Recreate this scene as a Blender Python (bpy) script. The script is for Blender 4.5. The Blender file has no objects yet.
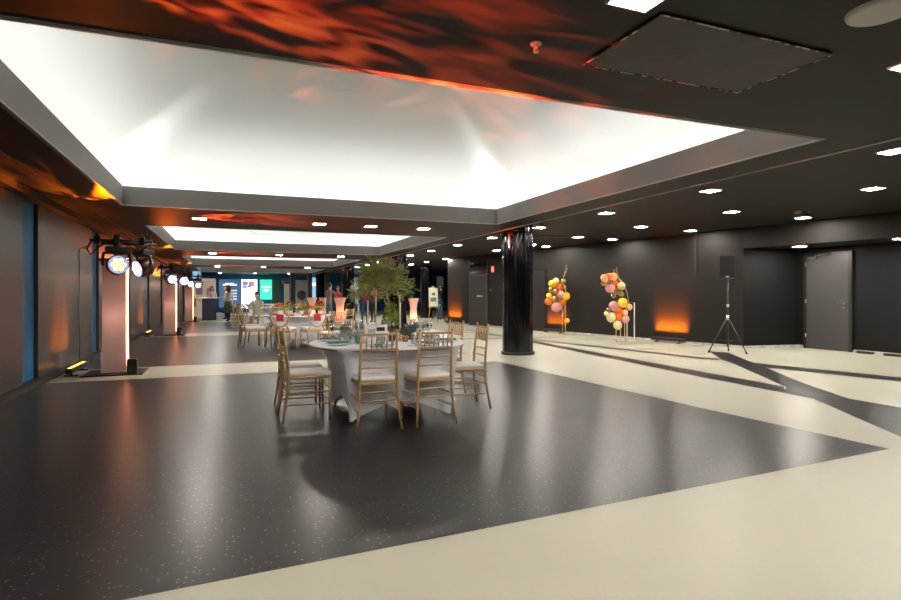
import bpy, bmesh, math, random
from mathutils import Vector, Matrix, noise
random.seed(7)
PI = math.pi
D = bpy.data
scn = bpy.context.scene
C = scn.collection

# ------------------------------------------------------------------ camera, world, exposure
TH = 21.669*PI/180
cam = D.cameras.new('camera'); co = D.objects.new('camera', cam); C.objects.link(co)
co.location = (0, 0, 1.25); co.rotation_euler = (PI/2, 0, -TH)
cam.sensor_width = 36; cam.lens = 560/901*36; cam.shift_y = -5.5/901; cam.clip_start = .05; cam.clip_end = 200
scn.camera = co
w = D.worlds.new('world'); scn.world = w; w.use_nodes = True
w.node_tree.nodes['Background'].inputs[0].default_value = (.5, .55, .6, 1)
w.node_tree.nodes['Background'].inputs[1].default_value = .25
scn.view_settings.view_transform = 'Standard'; scn.view_settings.look = 'None'
scn.view_settings.gamma = 1; scn.view_settings.use_curve_mapping = False
scn.view_settings.exposure = 0.7
COVE = 4.0        # cove strip emission
DOWN = 215.0        # downlight panel emission

# ------------------------------------------------------------------ materials
def mat(name, col, rough=.5, metal=0, emit=None, es=0, coat=0, trans=0, spec=None, vary=0, scale=8, bump=0, ior=None):
    m = D.materials.new(name); m.use_nodes = True
    nt = m.node_tree; b = nt.nodes['Principled BSDF']
    b.inputs['Base Color'].default_value = (*col, 1)
    b.inputs['Roughness'].default_value = rough; b.inputs['Metallic'].default_value = metal
    if coat: b.inputs['Coat Weight'].default_value = coat; b.inputs['Coat Roughness'].default_value = .1
    if trans: b.inputs['Transmission Weight'].default_value = trans
    if spec is not None: b.inputs['Specular IOR Level'].default_value = spec
    if ior: b.inputs['IOR'].default_value = ior
    if emit: b.inputs['Emission Color'].default_value = (*emit, 1); b.inputs['Emission Strength'].default_value = es
    if vary or bump:
        tc = nt.nodes.new('ShaderNodeTexCoord'); n = nt.nodes.new('ShaderNodeTexNoise')
        n.inputs['Scale'].default_value = scale; n.inputs['Detail'].default_value = 4
        nt.links.new(tc.outputs['Object'], n.inputs['Vector'])
        if vary:
            mr = nt.nodes.new('ShaderNodeMapRange'); mr.inputs[1].default_value = .3; mr.inputs[2].default_value = .7
            mr.inputs[3].default_value = 1-vary; mr.inputs[4].default_value = 1+vary
            mx = nt.nodes.new('ShaderNodeVectorMath'); mx.operation = 'SCALE'; mx.inputs[0].default_value = col
            nt.links.new(n.outputs[0], mr.inputs[0]); nt.links.new(mr.outputs[0], mx.inputs['Scale'])
            nt.links.new(mx.outputs[0], b.inputs['Base Color'])
        if bump:
            bp = nt.nodes.new('ShaderNodeBump'); bp.inputs['Strength'].default_value = bump; bp.inputs['Distance'].default_value = .01
            nt.links.new(n.outputs[0], bp.inputs['Height']); nt.links.new(bp.outputs[0], b.inputs['Normal'])
    return m

def terrazzo(name, base, speck, rough, amount, coat):
    m = mat(name, base, rough); nt = m.node_tree; b = nt.nodes['Principled BSDF']; L = nt.links.new
    tc = nt.nodes.new('ShaderNodeTexCoord')
    v = nt.nodes.new('ShaderNodeTexVoronoi'); v.inputs['Scale'].default_value = 36
    L(tc.outputs['Object'], v.inputs['Vector'])
    n = nt.nodes.new('ShaderNodeTexNoise'); n.inputs['Scale'].default_value = 1.3; n.inputs['Detail'].default_value = 6
    L(tc.outputs['Object'], n.inputs['Vector'])
    n2 = nt.nodes.new('ShaderNodeTexNoise'); n2.inputs['Scale'].default_value = 30; n2.inputs['Detail'].default_value = 3
    L(tc.outputs['Object'], n2.inputs['Vector'])
    cr = nt.nodes.new('ShaderNodeValToRGB'); cr.color_ramp.elements[0].position = .0; cr.color_ramp.elements[0].color = (1,1,1,1)
    cr.color_ramp.elements[1].position = .26; cr.color_ramp.elements[1].color = (0,0,0,1)
    L(v.outputs['Distance'], cr.inputs[0])
    sep = nt.nodes.new('ShaderNodeSeparateColor'); L(v.outputs['Color'], sep.inputs[0])
    gt = nt.nodes.new('ShaderNodeMath'); gt.operation = 'GREATER_THAN'; gt.inputs[1].default_value = 1-amount
    L(sep.outputs[0], gt.inputs[0])
    mul = nt.nodes.new('ShaderNodeMath'); mul.operation = 'MULTIPLY'; L(cr.outputs[0], mul.inputs[0]); L(gt.outputs[0], mul.inputs[1])
    mx = nt.nodes.new('ShaderNodeMix'); mx.data_type='RGBA'; L(mul.outputs[0], mx.inputs[0]); mx.inputs[6].default_value=(*base,1); mx.inputs[7].default_value=(*speck,1)
    L(mx.outputs[2], b.inputs['Base Color'])
    b.inputs['Specular IOR Level'].default_value = coat
    return m

M = {}
M['floor_light'] = mat('cream_terrazzo', (.345,.335,.265), .40, spec=.35)
M['floor_dark'] = terrazzo('dark_terrazzo', (.017,.0165,.0165), (.28,.27,.25), .30, .4, .19)
M['ceil'] = mat('charcoal_ceiling', (.016,.013,.011), .55, spec=.3)
M['dome'] = mat('white_dome', (.86,.87,.85), .8)
M['fascia'] = mat('grey_fascia', (.29,.285,.27), .6)
M['edge'] = mat('pale_edge_trim', (.6,.58,.55), .4)
M['panel'] = mat('grey_wall_panel', (.042,.040,.038), .36)
M['blueglow'] = mat('blue_glow_paint', (.008,.12,.26), .6)  # blue light in the wall recesses is put into this colour
M['blackwall'] = mat('black_wall', (.006,.006,.006), .6, spec=.2)
M['brownwall'] = mat('brown_black_wall', (.011,.009,.008), .55, spec=.25)
M['door'] = mat('grey_door', (.05,.047,.048), .4)
M['base'] = mat('pale_baseboard', (.42,.42,.38), .5, vary=.3, scale=6)
M['plinth'] = mat('black_plinth', (.015,.015,.015), .4)
M['blackgloss'] = mat('black_gloss_column', (.004,.005,.007), .1, spec=.5)
M['black'] = mat('black_plastic', (.012,.012,.013), .4)
M['blackcloth'] = mat('black_grille', (.01,.01,.01), .8)
M['steel'] = mat('steel', (.55,.55,.57), .3, 1)
M['gold'] = mat('gold_paint', (.52,.35,.17), .35, .4)
M['brass'] = mat('gold_tube', (.75,.5,.22), .3, .8)
M['cushion'] = mat('white_cushion', (.90,.87,.85), .8, bump=.1, scale=30)
M['cloth'] = mat('white_table_cover', (.86,.88,.93), .7)
M['white'] = mat('white_paint', (.85,.85,.83), .5)
M['cerami'] = mat('white_ceramic', (.88,.88,.87), .15)
M['glass'] = None
M['candle'] = mat('candle_wax', (.9,.84,.66), .5)
M['teal'] = mat('teal_napkin', (.12,.27,.27), .8)
M['redcloth'] = mat('red_cloth', (.55,.02,.02), .8)
M['leafA'] = mat('olive_leaf', (.36,.38,.12), .6, vary=.4, scale=14)
M['leafB'] = mat('green_leaf', (.30,.38,.05), .6, vary=.4, scale=20)
M['leafC'] = mat('grey_green_leaf', (.13,.19,.15), .6, vary=.4, scale=20)
M['bark'] = mat('pale_bark', (.35,.26,.16), .8, vary=.3, scale=30)
M['potbrown'] = mat('brown_pot', (.14,.05,.02), .5)
M['terra'] = mat('terracotta', (.5,.24,.12), .7)
M['soil'] = mat('soil', (.03,.02,.012), .9)
M['ink'] = mat('black_ink', (.01,.01,.01), .6)
M['down'] = mat('downlight_panel', (1,1,1), .5, emit=(1,.93,.82), es=DOWN)
M['frame'] = mat('cream_light_frame', (.62,.58,.47), .5)
M['strip'] = mat('led_strip', (1,1,1), .5, emit=(1,.98,.94), es=COVE)
M['tube'] = mat('warm_led_tube', (1,.8,.7), .5, emit=(1,.30,.14), es=5)
M['cell'] = mat('lamp_cell', (1,.8,.4), .4, emit=(1,.45,.08), es=3.2)
M['lensring'] = mat('lamp_lens', (.2,.25,.6), .2, emit=(.42,.55,1), es=.45)
M['cellw'] = mat('white_lamp_cell', (1,1,1), .4, emit=(1,.50,.25), es=14)
M['barglow'] = mat('bar_lens', (1,.6,.1), .4, emit=(1,.45,.05), es=3)
M['bardark'] = mat('unlit_bar_lens', (.05,.02,.01), .2)
M['redshell'] = mat('dark_red_shell', (.16,.02,.02), .3)
M['wood'] = mat('easel_wood', (.45,.28,.12), .5)
def thin_glass():
    m = D.materials.new('clear_glass'); m.use_nodes = True; nt = m.node_tree
    t = nt.nodes.new('ShaderNodeBsdfTransparent'); t.inputs[0].default_value = (.94,.96,.96,1)
    g = nt.nodes.new('ShaderNodeBsdfGlossy'); g.inputs['Roughness'].default_value = .05
    lw = nt.nodes.new('ShaderNodeLayerWeight'); lw.inputs[0].default_value = .35
    mx = nt.nodes.new('ShaderNodeMixShader'); nt.links.new(lw.outputs['Facing'], mx.inputs[0])
    nt.links.new(t.outputs[0], mx.inputs[1]); nt.links.new(g.outputs[0], mx.inputs[2])
    nt.links.new(mx.outputs[0], nt.nodes['Material Output'].inputs[0]); return m
M['glass'] = thin_glass()
def fabric_cover(name, col, tr):
    m = D.materials.new(name); m.use_nodes = True; nt = m.node_tree
    b = nt.nodes['Principled BSDF']; b.inputs['Base Color'].default_value = (*col,1); b.inputs['Roughness'].default_value = .8
    t = nt.nodes.new('ShaderNodeBsdfTranslucent'); t.inputs[0].default_value = (*col,1)
    mx = nt.nodes.new('ShaderNodeMixShader'); mx.inputs[0].default_value = tr
    nt.links.new(b.outputs[0], mx.inputs[1]); nt.links.new(t.outputs[0], mx.inputs[2])
    nt.links.new(mx.outputs[0], nt.nodes['Material Output'].inputs[0]); return m
M['totem'] = fabric_cover('stretch_cover', (.80,.66,.62), .35)
M['cock'] = fabric_cover('cocktail_cover', (.85,.70,.66), .35)

# ------------------------------------------------------------------ helpers
def new(): return bmesh.new()
def obj(name, bm, m, parent=None, smooth=False):
    me = D.meshes.new(name)
    bmesh.ops.recalc_face_normals(bm, faces=bm.faces[:])
    bm.to_mesh(me); bm.free()
    for x in (m if isinstance(m, (list, tuple)) else [m]): me.materials.append(x)
    if smooth:
        for p in me.polygons: p.use_smooth = True
    o = D.objects.new(name, me); C.objects.link(o)
    if parent: o.parent = parent
    return o
def thing(name, label, cat, loc=(0,0,0), rz=0, group=None):
    o = D.objects.new(name, None); C.objects.link(o); o.empty_display_size = .1
    o.location = loc; o.rotation_euler = (0,0,rz); o['label'] = label; o['category'] = cat
    if group: o['group'] = group
    return o
def tag(o, label, cat, group=None, loc=None, rz=None):
    o['label'] = label; o['category'] = cat
    if group: o['group'] = group
    if loc is not None: o.location = loc
    if rz is not None: o.rotation_euler = (0,0,rz)
    return o
def struct(name, bm, m, parent=None, smooth=False):
    o = obj(name, bm, m, parent, smooth)
    if not parent: o['kind'] = 'structure'
    return o
def dup(root, loc, rz, label=None, group=None, flat=False):
    r = root.copy(); C.objects.link(r); r.location = loc; r.rotation_euler = (0,0,rz)
    if label: r['label'] = label
    if group: r['group'] = group
    if not flat:
        for ch in list(root.children):
            c = ch.copy(); C.objects.link(c); c.parent = r
            for g in ch.children:
                d = g.copy(); C.objects.link(d); d.parent = c
    return r
def box(bm, x0, x1, y0, y1, z0, z1, mi=0, bev=0):
    vs = [bm.verts.new(p) for p in ((x0,y0,z0),(x1,y0,z0),(x1,y1,z0),(x0,y1,z0),(x0,y0,z1),(x1,y0,z1),(x1,y1,z1),(x0,y1,z1))]
    fs = []
    for q in ((0,3,2,1),(4,5,6,7),(0,1,5,4),(1,2,6,5),(2,3,7,6),(3,0,4,7)):
        f = bm.faces.new([vs[i] for i in q]); f.material_index = mi; fs.append(f)
    if bev:
        es = list({e for f in fs for e in f.edges})
        bmesh.ops.bevel(bm, geom=es, offset=bev, segments=2, affect='EDGES', profile=.5)
    return vs
def poly(bm, pts, z, mi=0):
    f = bm.faces.new([bm.verts.new((x,y,z)) for x,y in pts]); f.material_index = mi
    f.normal_update()
    if f.normal.z < 0: f.normal_flip()
def prism(bm, pts, z0, z1, mi=0):
    a = [bm.verts.new((x,y,z0)) for x,y in pts]; b = [bm.verts.new((x,y,z1)) for x,y in pts]
    n = len(pts)
    for f in (bm.faces.new(a), bm.faces.new(b)): f.material_index = mi
    for i in range(n):
        f = bm.faces.new((a[i],a[(i+1)%n],b[(i+1)%n],b[i])); f.material_index = mi
def tube(bm, pts, r, seg=8, mi=0, cap=True):
    """round tube along pts; r number or list"""
    pts = [Vector(p) for p in pts]; n = len(pts)
    rs = r if isinstance(r, (list,tuple)) else [r]*n
    rings = []
    up = None
    for i,p in enumerate(pts):
        t = (pts[min(i+1,n-1)]-pts[max(i-1,0)]).normalized()
        if up is None:
            up = Vector((0,0,1)) if abs(t.z) < .9 else Vector((1,0,0))
        s = t.cross(up).normalized(); up = s.cross(t).normalized()
        rings.append([bm.verts.new(p + (s*math.cos(a)+up*math.sin(a))*rs[i]) for a in [2*PI*k/seg for k in range(seg)]])
    for i in range(n-1):
        for k in range(seg):
            f = bm.faces.new((rings[i][k],rings[i][(k+1)%seg],rings[i+1][(k+1)%seg],rings[i+1][k])); f.material_index = mi; f.smooth = True
    if cap:
        for q in (rings[0], rings[-1]):
            f = bm.faces.new(q); f.material_index = mi
def lathe(bm, prof, seg=24, c=(0,0,0), mi=0, axis='z', capb=True, capt=True):
    rings = []
    for r,z in prof:
        ring = []
        for k in range(seg):
            a = 2*PI*k/seg
            if axis == 'z': p = (c[0]+r*math.cos(a), c[1]+r*math.sin(a), c[2]+z)
            elif axis == 'y': p = (c[0]+r*math.cos(a), c[1]+z, c[2]+r*math.sin(a))
            else: p = (c[0]+z, c[1]+r*math.cos(a), c[2]+r*math.sin(a))
            ring.append(bm.verts.new(p))
        rings.append(ring)
    for i in range(len(rings)-1):
        for k in range(seg):
            f = bm.faces.new((rings[i][k],rings[i][(k+1)%seg],rings[i+1][(k+1)%seg],rings[i+1][k])); f.material_index = mi; f.smooth = True
    if capb and prof[0][0] > 1e-5: bm.faces.new(rings[0]).material_index = mi
    if capt and prof[-1][0] > 1e-5: bm.faces.new(rings[-1]).material_index = mi
def leaf(bm, p, d, L, W, mi=0):
    d = Vector(d).normalized(); s = d.cross(Vector((random.uniform(-1,1),random.uniform(-1,1),random.uniform(-1,1)))).normalized()
    n = d.cross(s); p = Vector(p)
    a = bm.verts.new(p); b = bm.verts.new(p+d*L*.5+s*W/2+n*L*.06); c = bm.verts.new(p+d*L); e = bm.verts.new(p+d*L*.5-s*W/2+n*L*.06)
    f = bm.faces.new((a,b,c,e)); f.material_index = mi
ORD = ['nearest','second nearest','third nearest','fourth nearest','fifth nearest','sixth nearest','seventh nearest','eighth nearest','ninth nearest','tenth nearest','eleventh nearest','twelfth nearest','thirteenth nearest','fourteenth nearest']

# ------------------------------------------------------------------ hall geometry numbers
XL, XB = -2.45, 5.36                 # left wall, bulkhead seam
ZC, ZR = 2.6, 2.8                    # lower and right-aisle ceiling heights
Y0, Y1 = -7.0, 42.0
CX0, CX1 = -1.48, 4.80               # coffers in X
PER = 9.0
coffers = [(3.35+PER*k, 9.68+PER*k) for k in range(-1,4)]

# ---- floor
bm = new()
box(bm, XL-.3, 17, Y0, Y1, -.2, 0)
z = .0008
poly(bm, [(XL,2.52),(4.98,2.9),(4.84,4.76),(4.68,9.42),(XL,9.42)], z, 1)
for k in (1,2,3):
    poly(bm, [(XL,1.9+PER*k),(4.7,1.9+PER*k),(4.7,9.42+PER*k),(XL,9.42+PER*k)], z, 1)
poly(bm, [(XL,Y0+.3),(5.2,Y0+.3),(5.2,-.3),(XL,-.3)], z, 1)
poly(bm, [(10.03,9.05),(8.89,7.41),(7.52,5.46),(6.89,4.43),(6.3,3.45),(5.8,2.6),(5.15,2.55),(5.49,3.11),(6.51,4.62),(6.57,5.07),(6.99,5.34),(8.51,7.53),(8.76,8.02),(9.85,9.37)], z, 1)
poly(bm, [(6.92,4.5),(6.92,3.9),(6.95,1.0),(6.5,1.0),(6.45,3.66),(6.3,3.6),(6.6,4.1)], z+.0001, 1)
poly(bm, [(8.93,7.5),(9.44,5.35),(9.95,3.2),(9.4,3.1),(8.96,5.07),(8.55,6.93)], z+.0002, 1)
poly(bm, [(8.74,8.54),(8.86,8.2),(8.72,7.95),(8.53,8.33),(7.76,13.36),(6.9,19.5),(7.1,19.5),(7.95,13.69)], z+.0003, 1)
poly(bm, [(7.02,5.4),(6.56,5.03),(6.65,6.5),(7.36,12.67),(7.8,18.5),(8.05,18.5),(7.62,13.08),(7.14,6.97)], z+.0004, 1)
poly(bm, [(4.7,14.5),(9.2,14.0),(9.3,14.2),(4.7,14.9)], z+.0005, 1)
struct('floor', bm, [M['floor_light'], M['floor_dark']])

# ---- lower ceiling with coffer holes
bm = new()
box(bm, XL-.1, CX0, Y0, Y1, ZC, ZC+.06); box(bm, CX1, XB, Y0, Y1, ZC, ZC+.06)
ys = [Y0] + [v for c_ in coffers for v in c_] + [Y1]
for i in range(0, len(ys), 2):
    if ys[i+1] > ys[i]: box(bm, CX0, CX1, ys[i], ys[i+1], ZC, ZC+.06)
box(bm, XB-.06, XB, Y0, Y1, ZC+.06, ZR+.02)
struct('ceiling', bm, M['ceil'])
bm = new(); box(bm, XB, 17, Y0, Y1, ZR, ZR+.06); struct('ceiling', bm, M['ceil'])
bm = new(); box(bm, XB-.015, XB+.015, Y0, Y1, ZC-.012, ZC+.02); struct('trim_1', bm, M['edge'])
bm = new(); box(bm, XB+.01, 10.5, 12.70, 12.74, ZR-.02, ZR); box(bm, -2.0+.0, -1.985, Y0, Y1, ZC-.006, ZC); struct('trim_2', bm, M['plinth'])
bm = new(); box(bm, XL-.1, XL+.12, Y0, Y1, 2.5, ZC); struct('trim_3', bm, M['ceil'])

# ---- coffers: fascia, ledge, vaulted dome, hidden cove strip
def dome(y0, y1, idx):
    x0, x1 = CX0, CX1; t = .04; ZF = ZC+.29; e = .006
    bm = new()
    for a in ((x0-t,x0+e,y0-t,y1+t),(x1-e,x1+t,y0-t,y1+t),(x0+e,x1-e,y0-t,y0+e),(x0+e,x1-e,y1-e,y1+t)): box(bm, *a, ZC-.001, ZF)
    struct('trim_%d' % (4+idx), bm, M['fascia'])
    bm = new()
    for a in ((x0-.004,x0+.010,y0,y1),(x1-.010,x1+.004,y0,y1),(x0,x1,y0-.004,y0+.010),(x0,x1,y1-.010,y1+.004)): box(bm, *a, ZC-.006, ZC+.006)
    struct('trim_%d' % (14+idx), bm, M['edge'])
    g = .34; zl = ZC+.14
    X0,X1,YA,YB = x0-g, x1+g, y0-g, y1+g
    bm = new()
    for a in ((X0,x0-t,YA,YB),(x1+t,X1,YA,YB),(x0-t,x1+t,YA,y0-t),(x0-t,x1+t,y1+t,YB)): box(bm, *a, zl-.02, zl)
    for a in ((X0-.02,X0,YA,YB),(X1,X1+.02,YA,YB),(X0,X1,YA-.02,YA),(X0,X1,YB,YB+.02)): box(bm, *a, zl, ZC+.30)
    n = 56; zb = ZC+.30; H = 1.75
    def prof(s):
        # s: 0 at the rim, 1 at the centre
        return zb + H*(1-(1-s)**1.9)**.8
    grid = []
    for j in range(n+1):
        v = -1+2*j/n; row = []
        for i in range(n+1):
            u = -1+2*i/n
            # denser towards the rim
            uu = math.copysign(1-(1-abs(u))**1.6, u); vv = math.copysign(1-(1-abs(v))**1.6, v)
            p = 60
            m_ = (abs(uu)**p+abs(vv)**p)**(1/p); m_ = min(1, m_)
            row.append(bm.verts.new(((X0+X1)/2+uu*(X1-X0)/2, (YA+YB)/2+vv*(YB-YA)/2, prof(1-m_))))
        grid.append(row)
    for j in range(n):
        for i in range(n):
            f = bm.faces.new((grid[j][i],grid[j][i+1],grid[j+1][i+1],grid[j+1][i])); f.smooth = True
    struct('ceiling', bm, M['dome'])
    # four LED strips lying on the ledge
    bm = new(); s0, s1 = .10, .145
    for a in ((x0-s1,x0-s0,y0-s1,y1+s1),(x1+s0,x1+s1,y0-s1,y1+s1),(x0-s0,x1+s0,y0-s1,y0-s0),(x0-s0,x1+s0,y1+s0,y1+s1)): box(bm, *a, zl, zl+.012)
    tag(obj('cove_light', bm, M['strip']), 'white light strip hidden behind the rim of the %s domed ceiling recess' % ['unseen','nearest','second','third','fourth'][idx], 'strip light', 'cove lights of the ceiling recesses')
    for (px_,py_,ln,rz_) in ((x0-.12,(y0+y1)/2,y1-y0,PI/2),(x1+.12,(y0+y1)/2,y1-y0,-PI/2),((x0+x1)/2,y0-.12,x1-x0,PI),((x0+x1)/2,y1+.12,x1-x0,0)):
        l = D.lights.new('cove_lamp', 'AREA'); l.shape = 'RECTANGLE'; l.size = ln; l.size_y = .05; l.spread = 2.3; l.energy = 25; l.color = (.97,1,.97)
        lo = D.objects.new('cove_lamp', l); C.objects.link(lo); lo.location = (px_,py_,zl+.05); lo.rotation_euler = Matrix.Rotation(rz_,3,'Z').to_euler()
        lo.rotation_euler = (Matrix.Rotation(rz_,3,'Z') @ Matrix.Rotation(PI+1.0,3,'X')).to_euler()
for i,(a,b) in enumerate(coffers): dome(a, b, i)

# ---- left wall: backing with its blue glow put into the colour, grey panels in front
bm = new(); box(bm, XL-.35, XL-.05, Y0, Y1, 0, ZC+.1); struct('wall_left', bm, M['blueglow'])
gaps = [9.03+3.94*k for k in range(-4,8)]
edges = [Y0]
for g in gaps: edges += [g-.31, g+.31]
edges.append(Y1)
for i in range(0, len(edges), 2):
    if edges[i+1] > 33: edges[i+1] = min(edges[i+1], Y1)
    bm = new(); box(bm, XL-.05, XL, edges[i], edges[i+1], .09, 2.5, bev=.004); struct('wall_left', bm, M['panel'])
bm = new(); box(bm, XL-.12, XL+.05, Y0, Y1, 0, .09); struct('baseboard_left', bm, M['plinth'])

# ---- right wall (slightly skewed), niche, door wall, far walls
SL = .172
def wx(y): return 11.1-SL*(y-9.55)
A = (11.1,9.55); E_ = (wx(22.6),22.6)
bm = new(); prism(bm, [A, (A[0]+.2,A[1]+.2), (E_[0]+.2,E_[1]+.1), E_], 0, ZR); struct('wall_right', bm, M['brownwall'])
bm = new(); prism(bm, [A, (12.6,9.32), (12.6,9.6), (11.3,9.75)], 0, ZR); struct('wall_right', bm, M['blackwall'])
bm = new(); box(bm, 12.6, 12.8, Y0, 9.6, 0, ZR); struct('wall_right', bm, M['blackwall'])
bm = new(); prism(bm, [A, (wx(.85),.85), (12.6,.85), (12.6,9.32)], 2.32, ZR); struct('ceiling', bm, M['ceil'])
bm = new(); prism(bm, [(wx(22.6),22.6),(17,22.6),(17,22.75),(wx(22.6)+.15,22.75)], 0, ZR); struct('wall_far', bm, M['brownwall'])
bm = new(); box(bm, 17, 17.2, 22.6, Y1, 0, ZR); struct('wall_right', bm, M['brownwall'])
bm = new(); box(bm, XL-.3, 17.2, Y1, Y1+.2, 0, ZR+.1); struct('wall_far', bm, M['blueglow'])
bm = new(); box(bm, XL-.3, 12.8, Y0-.2, Y0, 0, ZR+.1); struct('wall_back', bm, M['brownwall'])
bm = new(); prism(bm, [(A[0]-.02,A[1]), A, E_, (E_[0]-.02,E_[1])], 0, .06); struct('baseboard_right', bm, M['base'])
bm = new(); prism(bm, [(11.1,9.53),(12.58,9.30),(12.6,9.32),A], 0, .06); box(bm, 12.58, 12.6, Y0, 8.08, 0, .06); box(bm, 12.58,12.6,9.12,9.3,0,.06); struct('baseboard_right', bm, M['base'])

# grey door in the niche
d1 = struct('door_1', new(), M['door'])
bm = d1.data; b_ = new(); box(b_, 12.54, 12.598, 8.12, 9.08, .012, 2.14, bev=.004); b_.to_mesh(d1.data); b_.free()
bm = new(); box(bm, 12.535, 12.6, 8.05, 8.12, 0, 2.2); box(bm, 12.535, 12.6, 9.08, 9.15, 0, 2.2); box(bm, 12.535, 12.6, 8.12, 9.08, 2.14, 2.2); obj('door_frame', bm, M['plinth'], d1)
bm = new(); tube(bm, [(12.54,8.22,1.05),(12.48,8.22,1.05),(12.48,8.34,1.05)], .010); lathe(bm, [(.026,0),(.026,.008)], 12, (12.532,8.22,1.05), axis='x'); lathe(bm, [(.024,0),(.024,.012)], 12, (12.53,8.22,.96), axis='x'); obj('door_handle', bm, M['steel'], d1)
bm = new(); box(bm, 12.49, 12.54, 8.80, 9.02, 2.06, 2.12); tube(bm, [(12.5,8.84,2.13),(12.36,8.64,2.14),(12.53,8.5,2.16)], .008, 6); obj('door_closer', bm, M['steel'], d1)
bm = new()
for zz in (.25,1.05,1.9): tube(bm, [(12.53,9.085,zz),(12.53,9.085,zz+.09)], .010, 8)
obj('hinge', bm, M['steel'], d1)

# doors set in the skewed wall: helper in wall coordinates (u along the wall, towards far end)
WANG = math.atan2(22.6-9.55, E_[0]-11.1)          # direction A -> E
def wall_root(name, y, kind=None):
    o = D.objects.new(name, None); C.objects.link(o); o.location = (wx(y), y, 0); o.rotation_euler = (0,0,WANG)
    return o       # local +x runs along the wall away from the camera, local +y points into the hall
d2 = wall_root('door_2', 20.3); d2['kind'] = 'structure'
bm = new(); box(bm, -.62, .55, .005, .03, .01, 2.0, bev=.004); obj('door_leaf', bm, mat('dark_door', (.022,.021,.021), .5), d2)
bm = new(); box(bm, -.62, .55, .005, .025, 2.06, 2.55); obj('transom_glass', bm, mat('dark_glass', (.01,.01,.012), .08, spec=1), d2)
bm = new(); box(bm, .55, .60, 0, .045, 0, 2.6); box(bm, -.67, -.62, 0, .045, 0, 2.6); box(bm, -.62, .55, 0, .045, 2.0, 2.06); obj('door_frame', bm, M['door'], d2)
bm = new(); box(bm, -.36, .04, .03, .045, 1.15, 1.22); obj('push_bar', bm, M['steel'], d2)
d3 = wall_root('door_3', 16.75); d3['kind'] = 'structure'
bm = new(); box(bm, -.42, .42, .005, .03, .01, 2.05); obj('door_leaf', bm, mat('black_door', (.006,.006,.007), .4), d3)
bm = new(); box(bm, .42, .46, 0, .04, 0, 2.1); box(bm, -.46, -.42, 0, .04, 0, 2.1); box(bm, -.46, .46, 0, .04, 2.05, 2.1); obj('door_frame', bm, M['brownwall'], d3)
# signs and marks on the wall
s = thing('exit_sign', 'small red and white sign high on the wall beside the glossy front column', 'sign', (wx(19.3),19.3,0), WANG)
bm = new(); box(bm, -.09, .09, .02, .03, 2.10, 2.34); obj('sign_panel', bm, mat('red_sign', (.75,.12,.08), .5, emit=(1,.15,.08), es=.35), s)
bm = new(); box(bm, -.05, .05, .03, .034, 2.16, 2.21); box(bm, -.02, .02, .03, .034, 2.21, 2.29); obj('sign_mark', bm, M['white'], s)
bm = new(); lathe(bm, [(.06,0),(.06,.03),(.04,.05)], 12, (0,.0,1.42), axis='y')
tag(obj('alarm_button', bm, M['redshell']), 'small round dark red alarm button under the exit sign', 'alarm', loc=(wx(19.45),19.45,0), rz=WANG)
bm = new(); box(bm, -.035, .035, .005, .05, 1.78, 2.78)
tag(obj('wall_speaker', bm, M['ink']), 'narrow black vertical strip hanging high on the wall left of the tripod speaker', 'strip', loc=(wx(10.75),10.75,0), rz=WANG)

# ------------------------------------------------------------------ columns
def column(x, y, h, lab):
    bm = new(); seg = 96; R = .315; nz = 40
    rings = []
    for j in range(nz+1):
        zz = h*j/nz; ring = []
        for k in range(seg):
            a = 2*PI*k/seg
            n_ = noise.noise(Vector((math.cos(a)*2.2, math.sin(a)*2.2, zz*.35+x)))
            r = R*(1+.022*math.cos(a*16)+.03*n_)
            ring.append(bm.verts.new((r*math.cos(a), r*math.sin(a), zz)))
        rings.append(ring)
    for j in range(nz):
        for k in range(seg):
            bm.faces.new((rings[j][k],rings[j][(k+1)%seg],rings[j+1][(k+1)%seg],rings[j+1][k])).smooth = True
    bm.faces.new(rings[0]); bm.faces.new(rings[-1])
    o = struct('trim_column', bm, M['blackgloss']); o.location = (x,y,0)
    bm = new(); lathe(bm, [(.35,0),(.35,.05),(.335,.06)], 48); obj('column_base', bm, M['plinth'], o)
    return o
for k in range(4):
    c_ = column(5.68, 10.45+PER*k, ZR-.001, '')
    c_.name = 'trim_%d' % (40+k)
c_ = column(9.95, 28.6, ZR-.001, ''); c_.name = 'trim_44'
bm = new()
for a in (-2.6,-2.05):
    p = Vector((5.68+.335*math.cos(a), 10.45+.335*math.sin(a), 2.34)); t_ = Vector((-math.sin(a), math.cos(a), 0))
    nn = Vector((math.cos(a), math.sin(a), 0))*.012
    v = [bm.verts.new(q) for q in (p-Vector((0,0,.17))+nn, p+t_*.045+nn*.6, p+Vector((0,0,.17))+nn, p-t_*.045+nn*.6)]
    f = bm.faces.new(v)
ex = bmesh.ops.extrude_face_region(bm, geom=bm.faces[:])
for v in [g for g in ex['geom'] if isinstance(g, bmesh.types.BMVert)]:
    v.co += Vector((v.co.x-5.68, v.co.y-10.45, 0)).normalized()*-.03
obj('mirror_diamond', bm, M['steel'], D.objects['trim_40'])
D.objects['mirror_diamond'].matrix_parent_inverse = Matrix.Translation((-5.68,-10.45,0))

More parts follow.
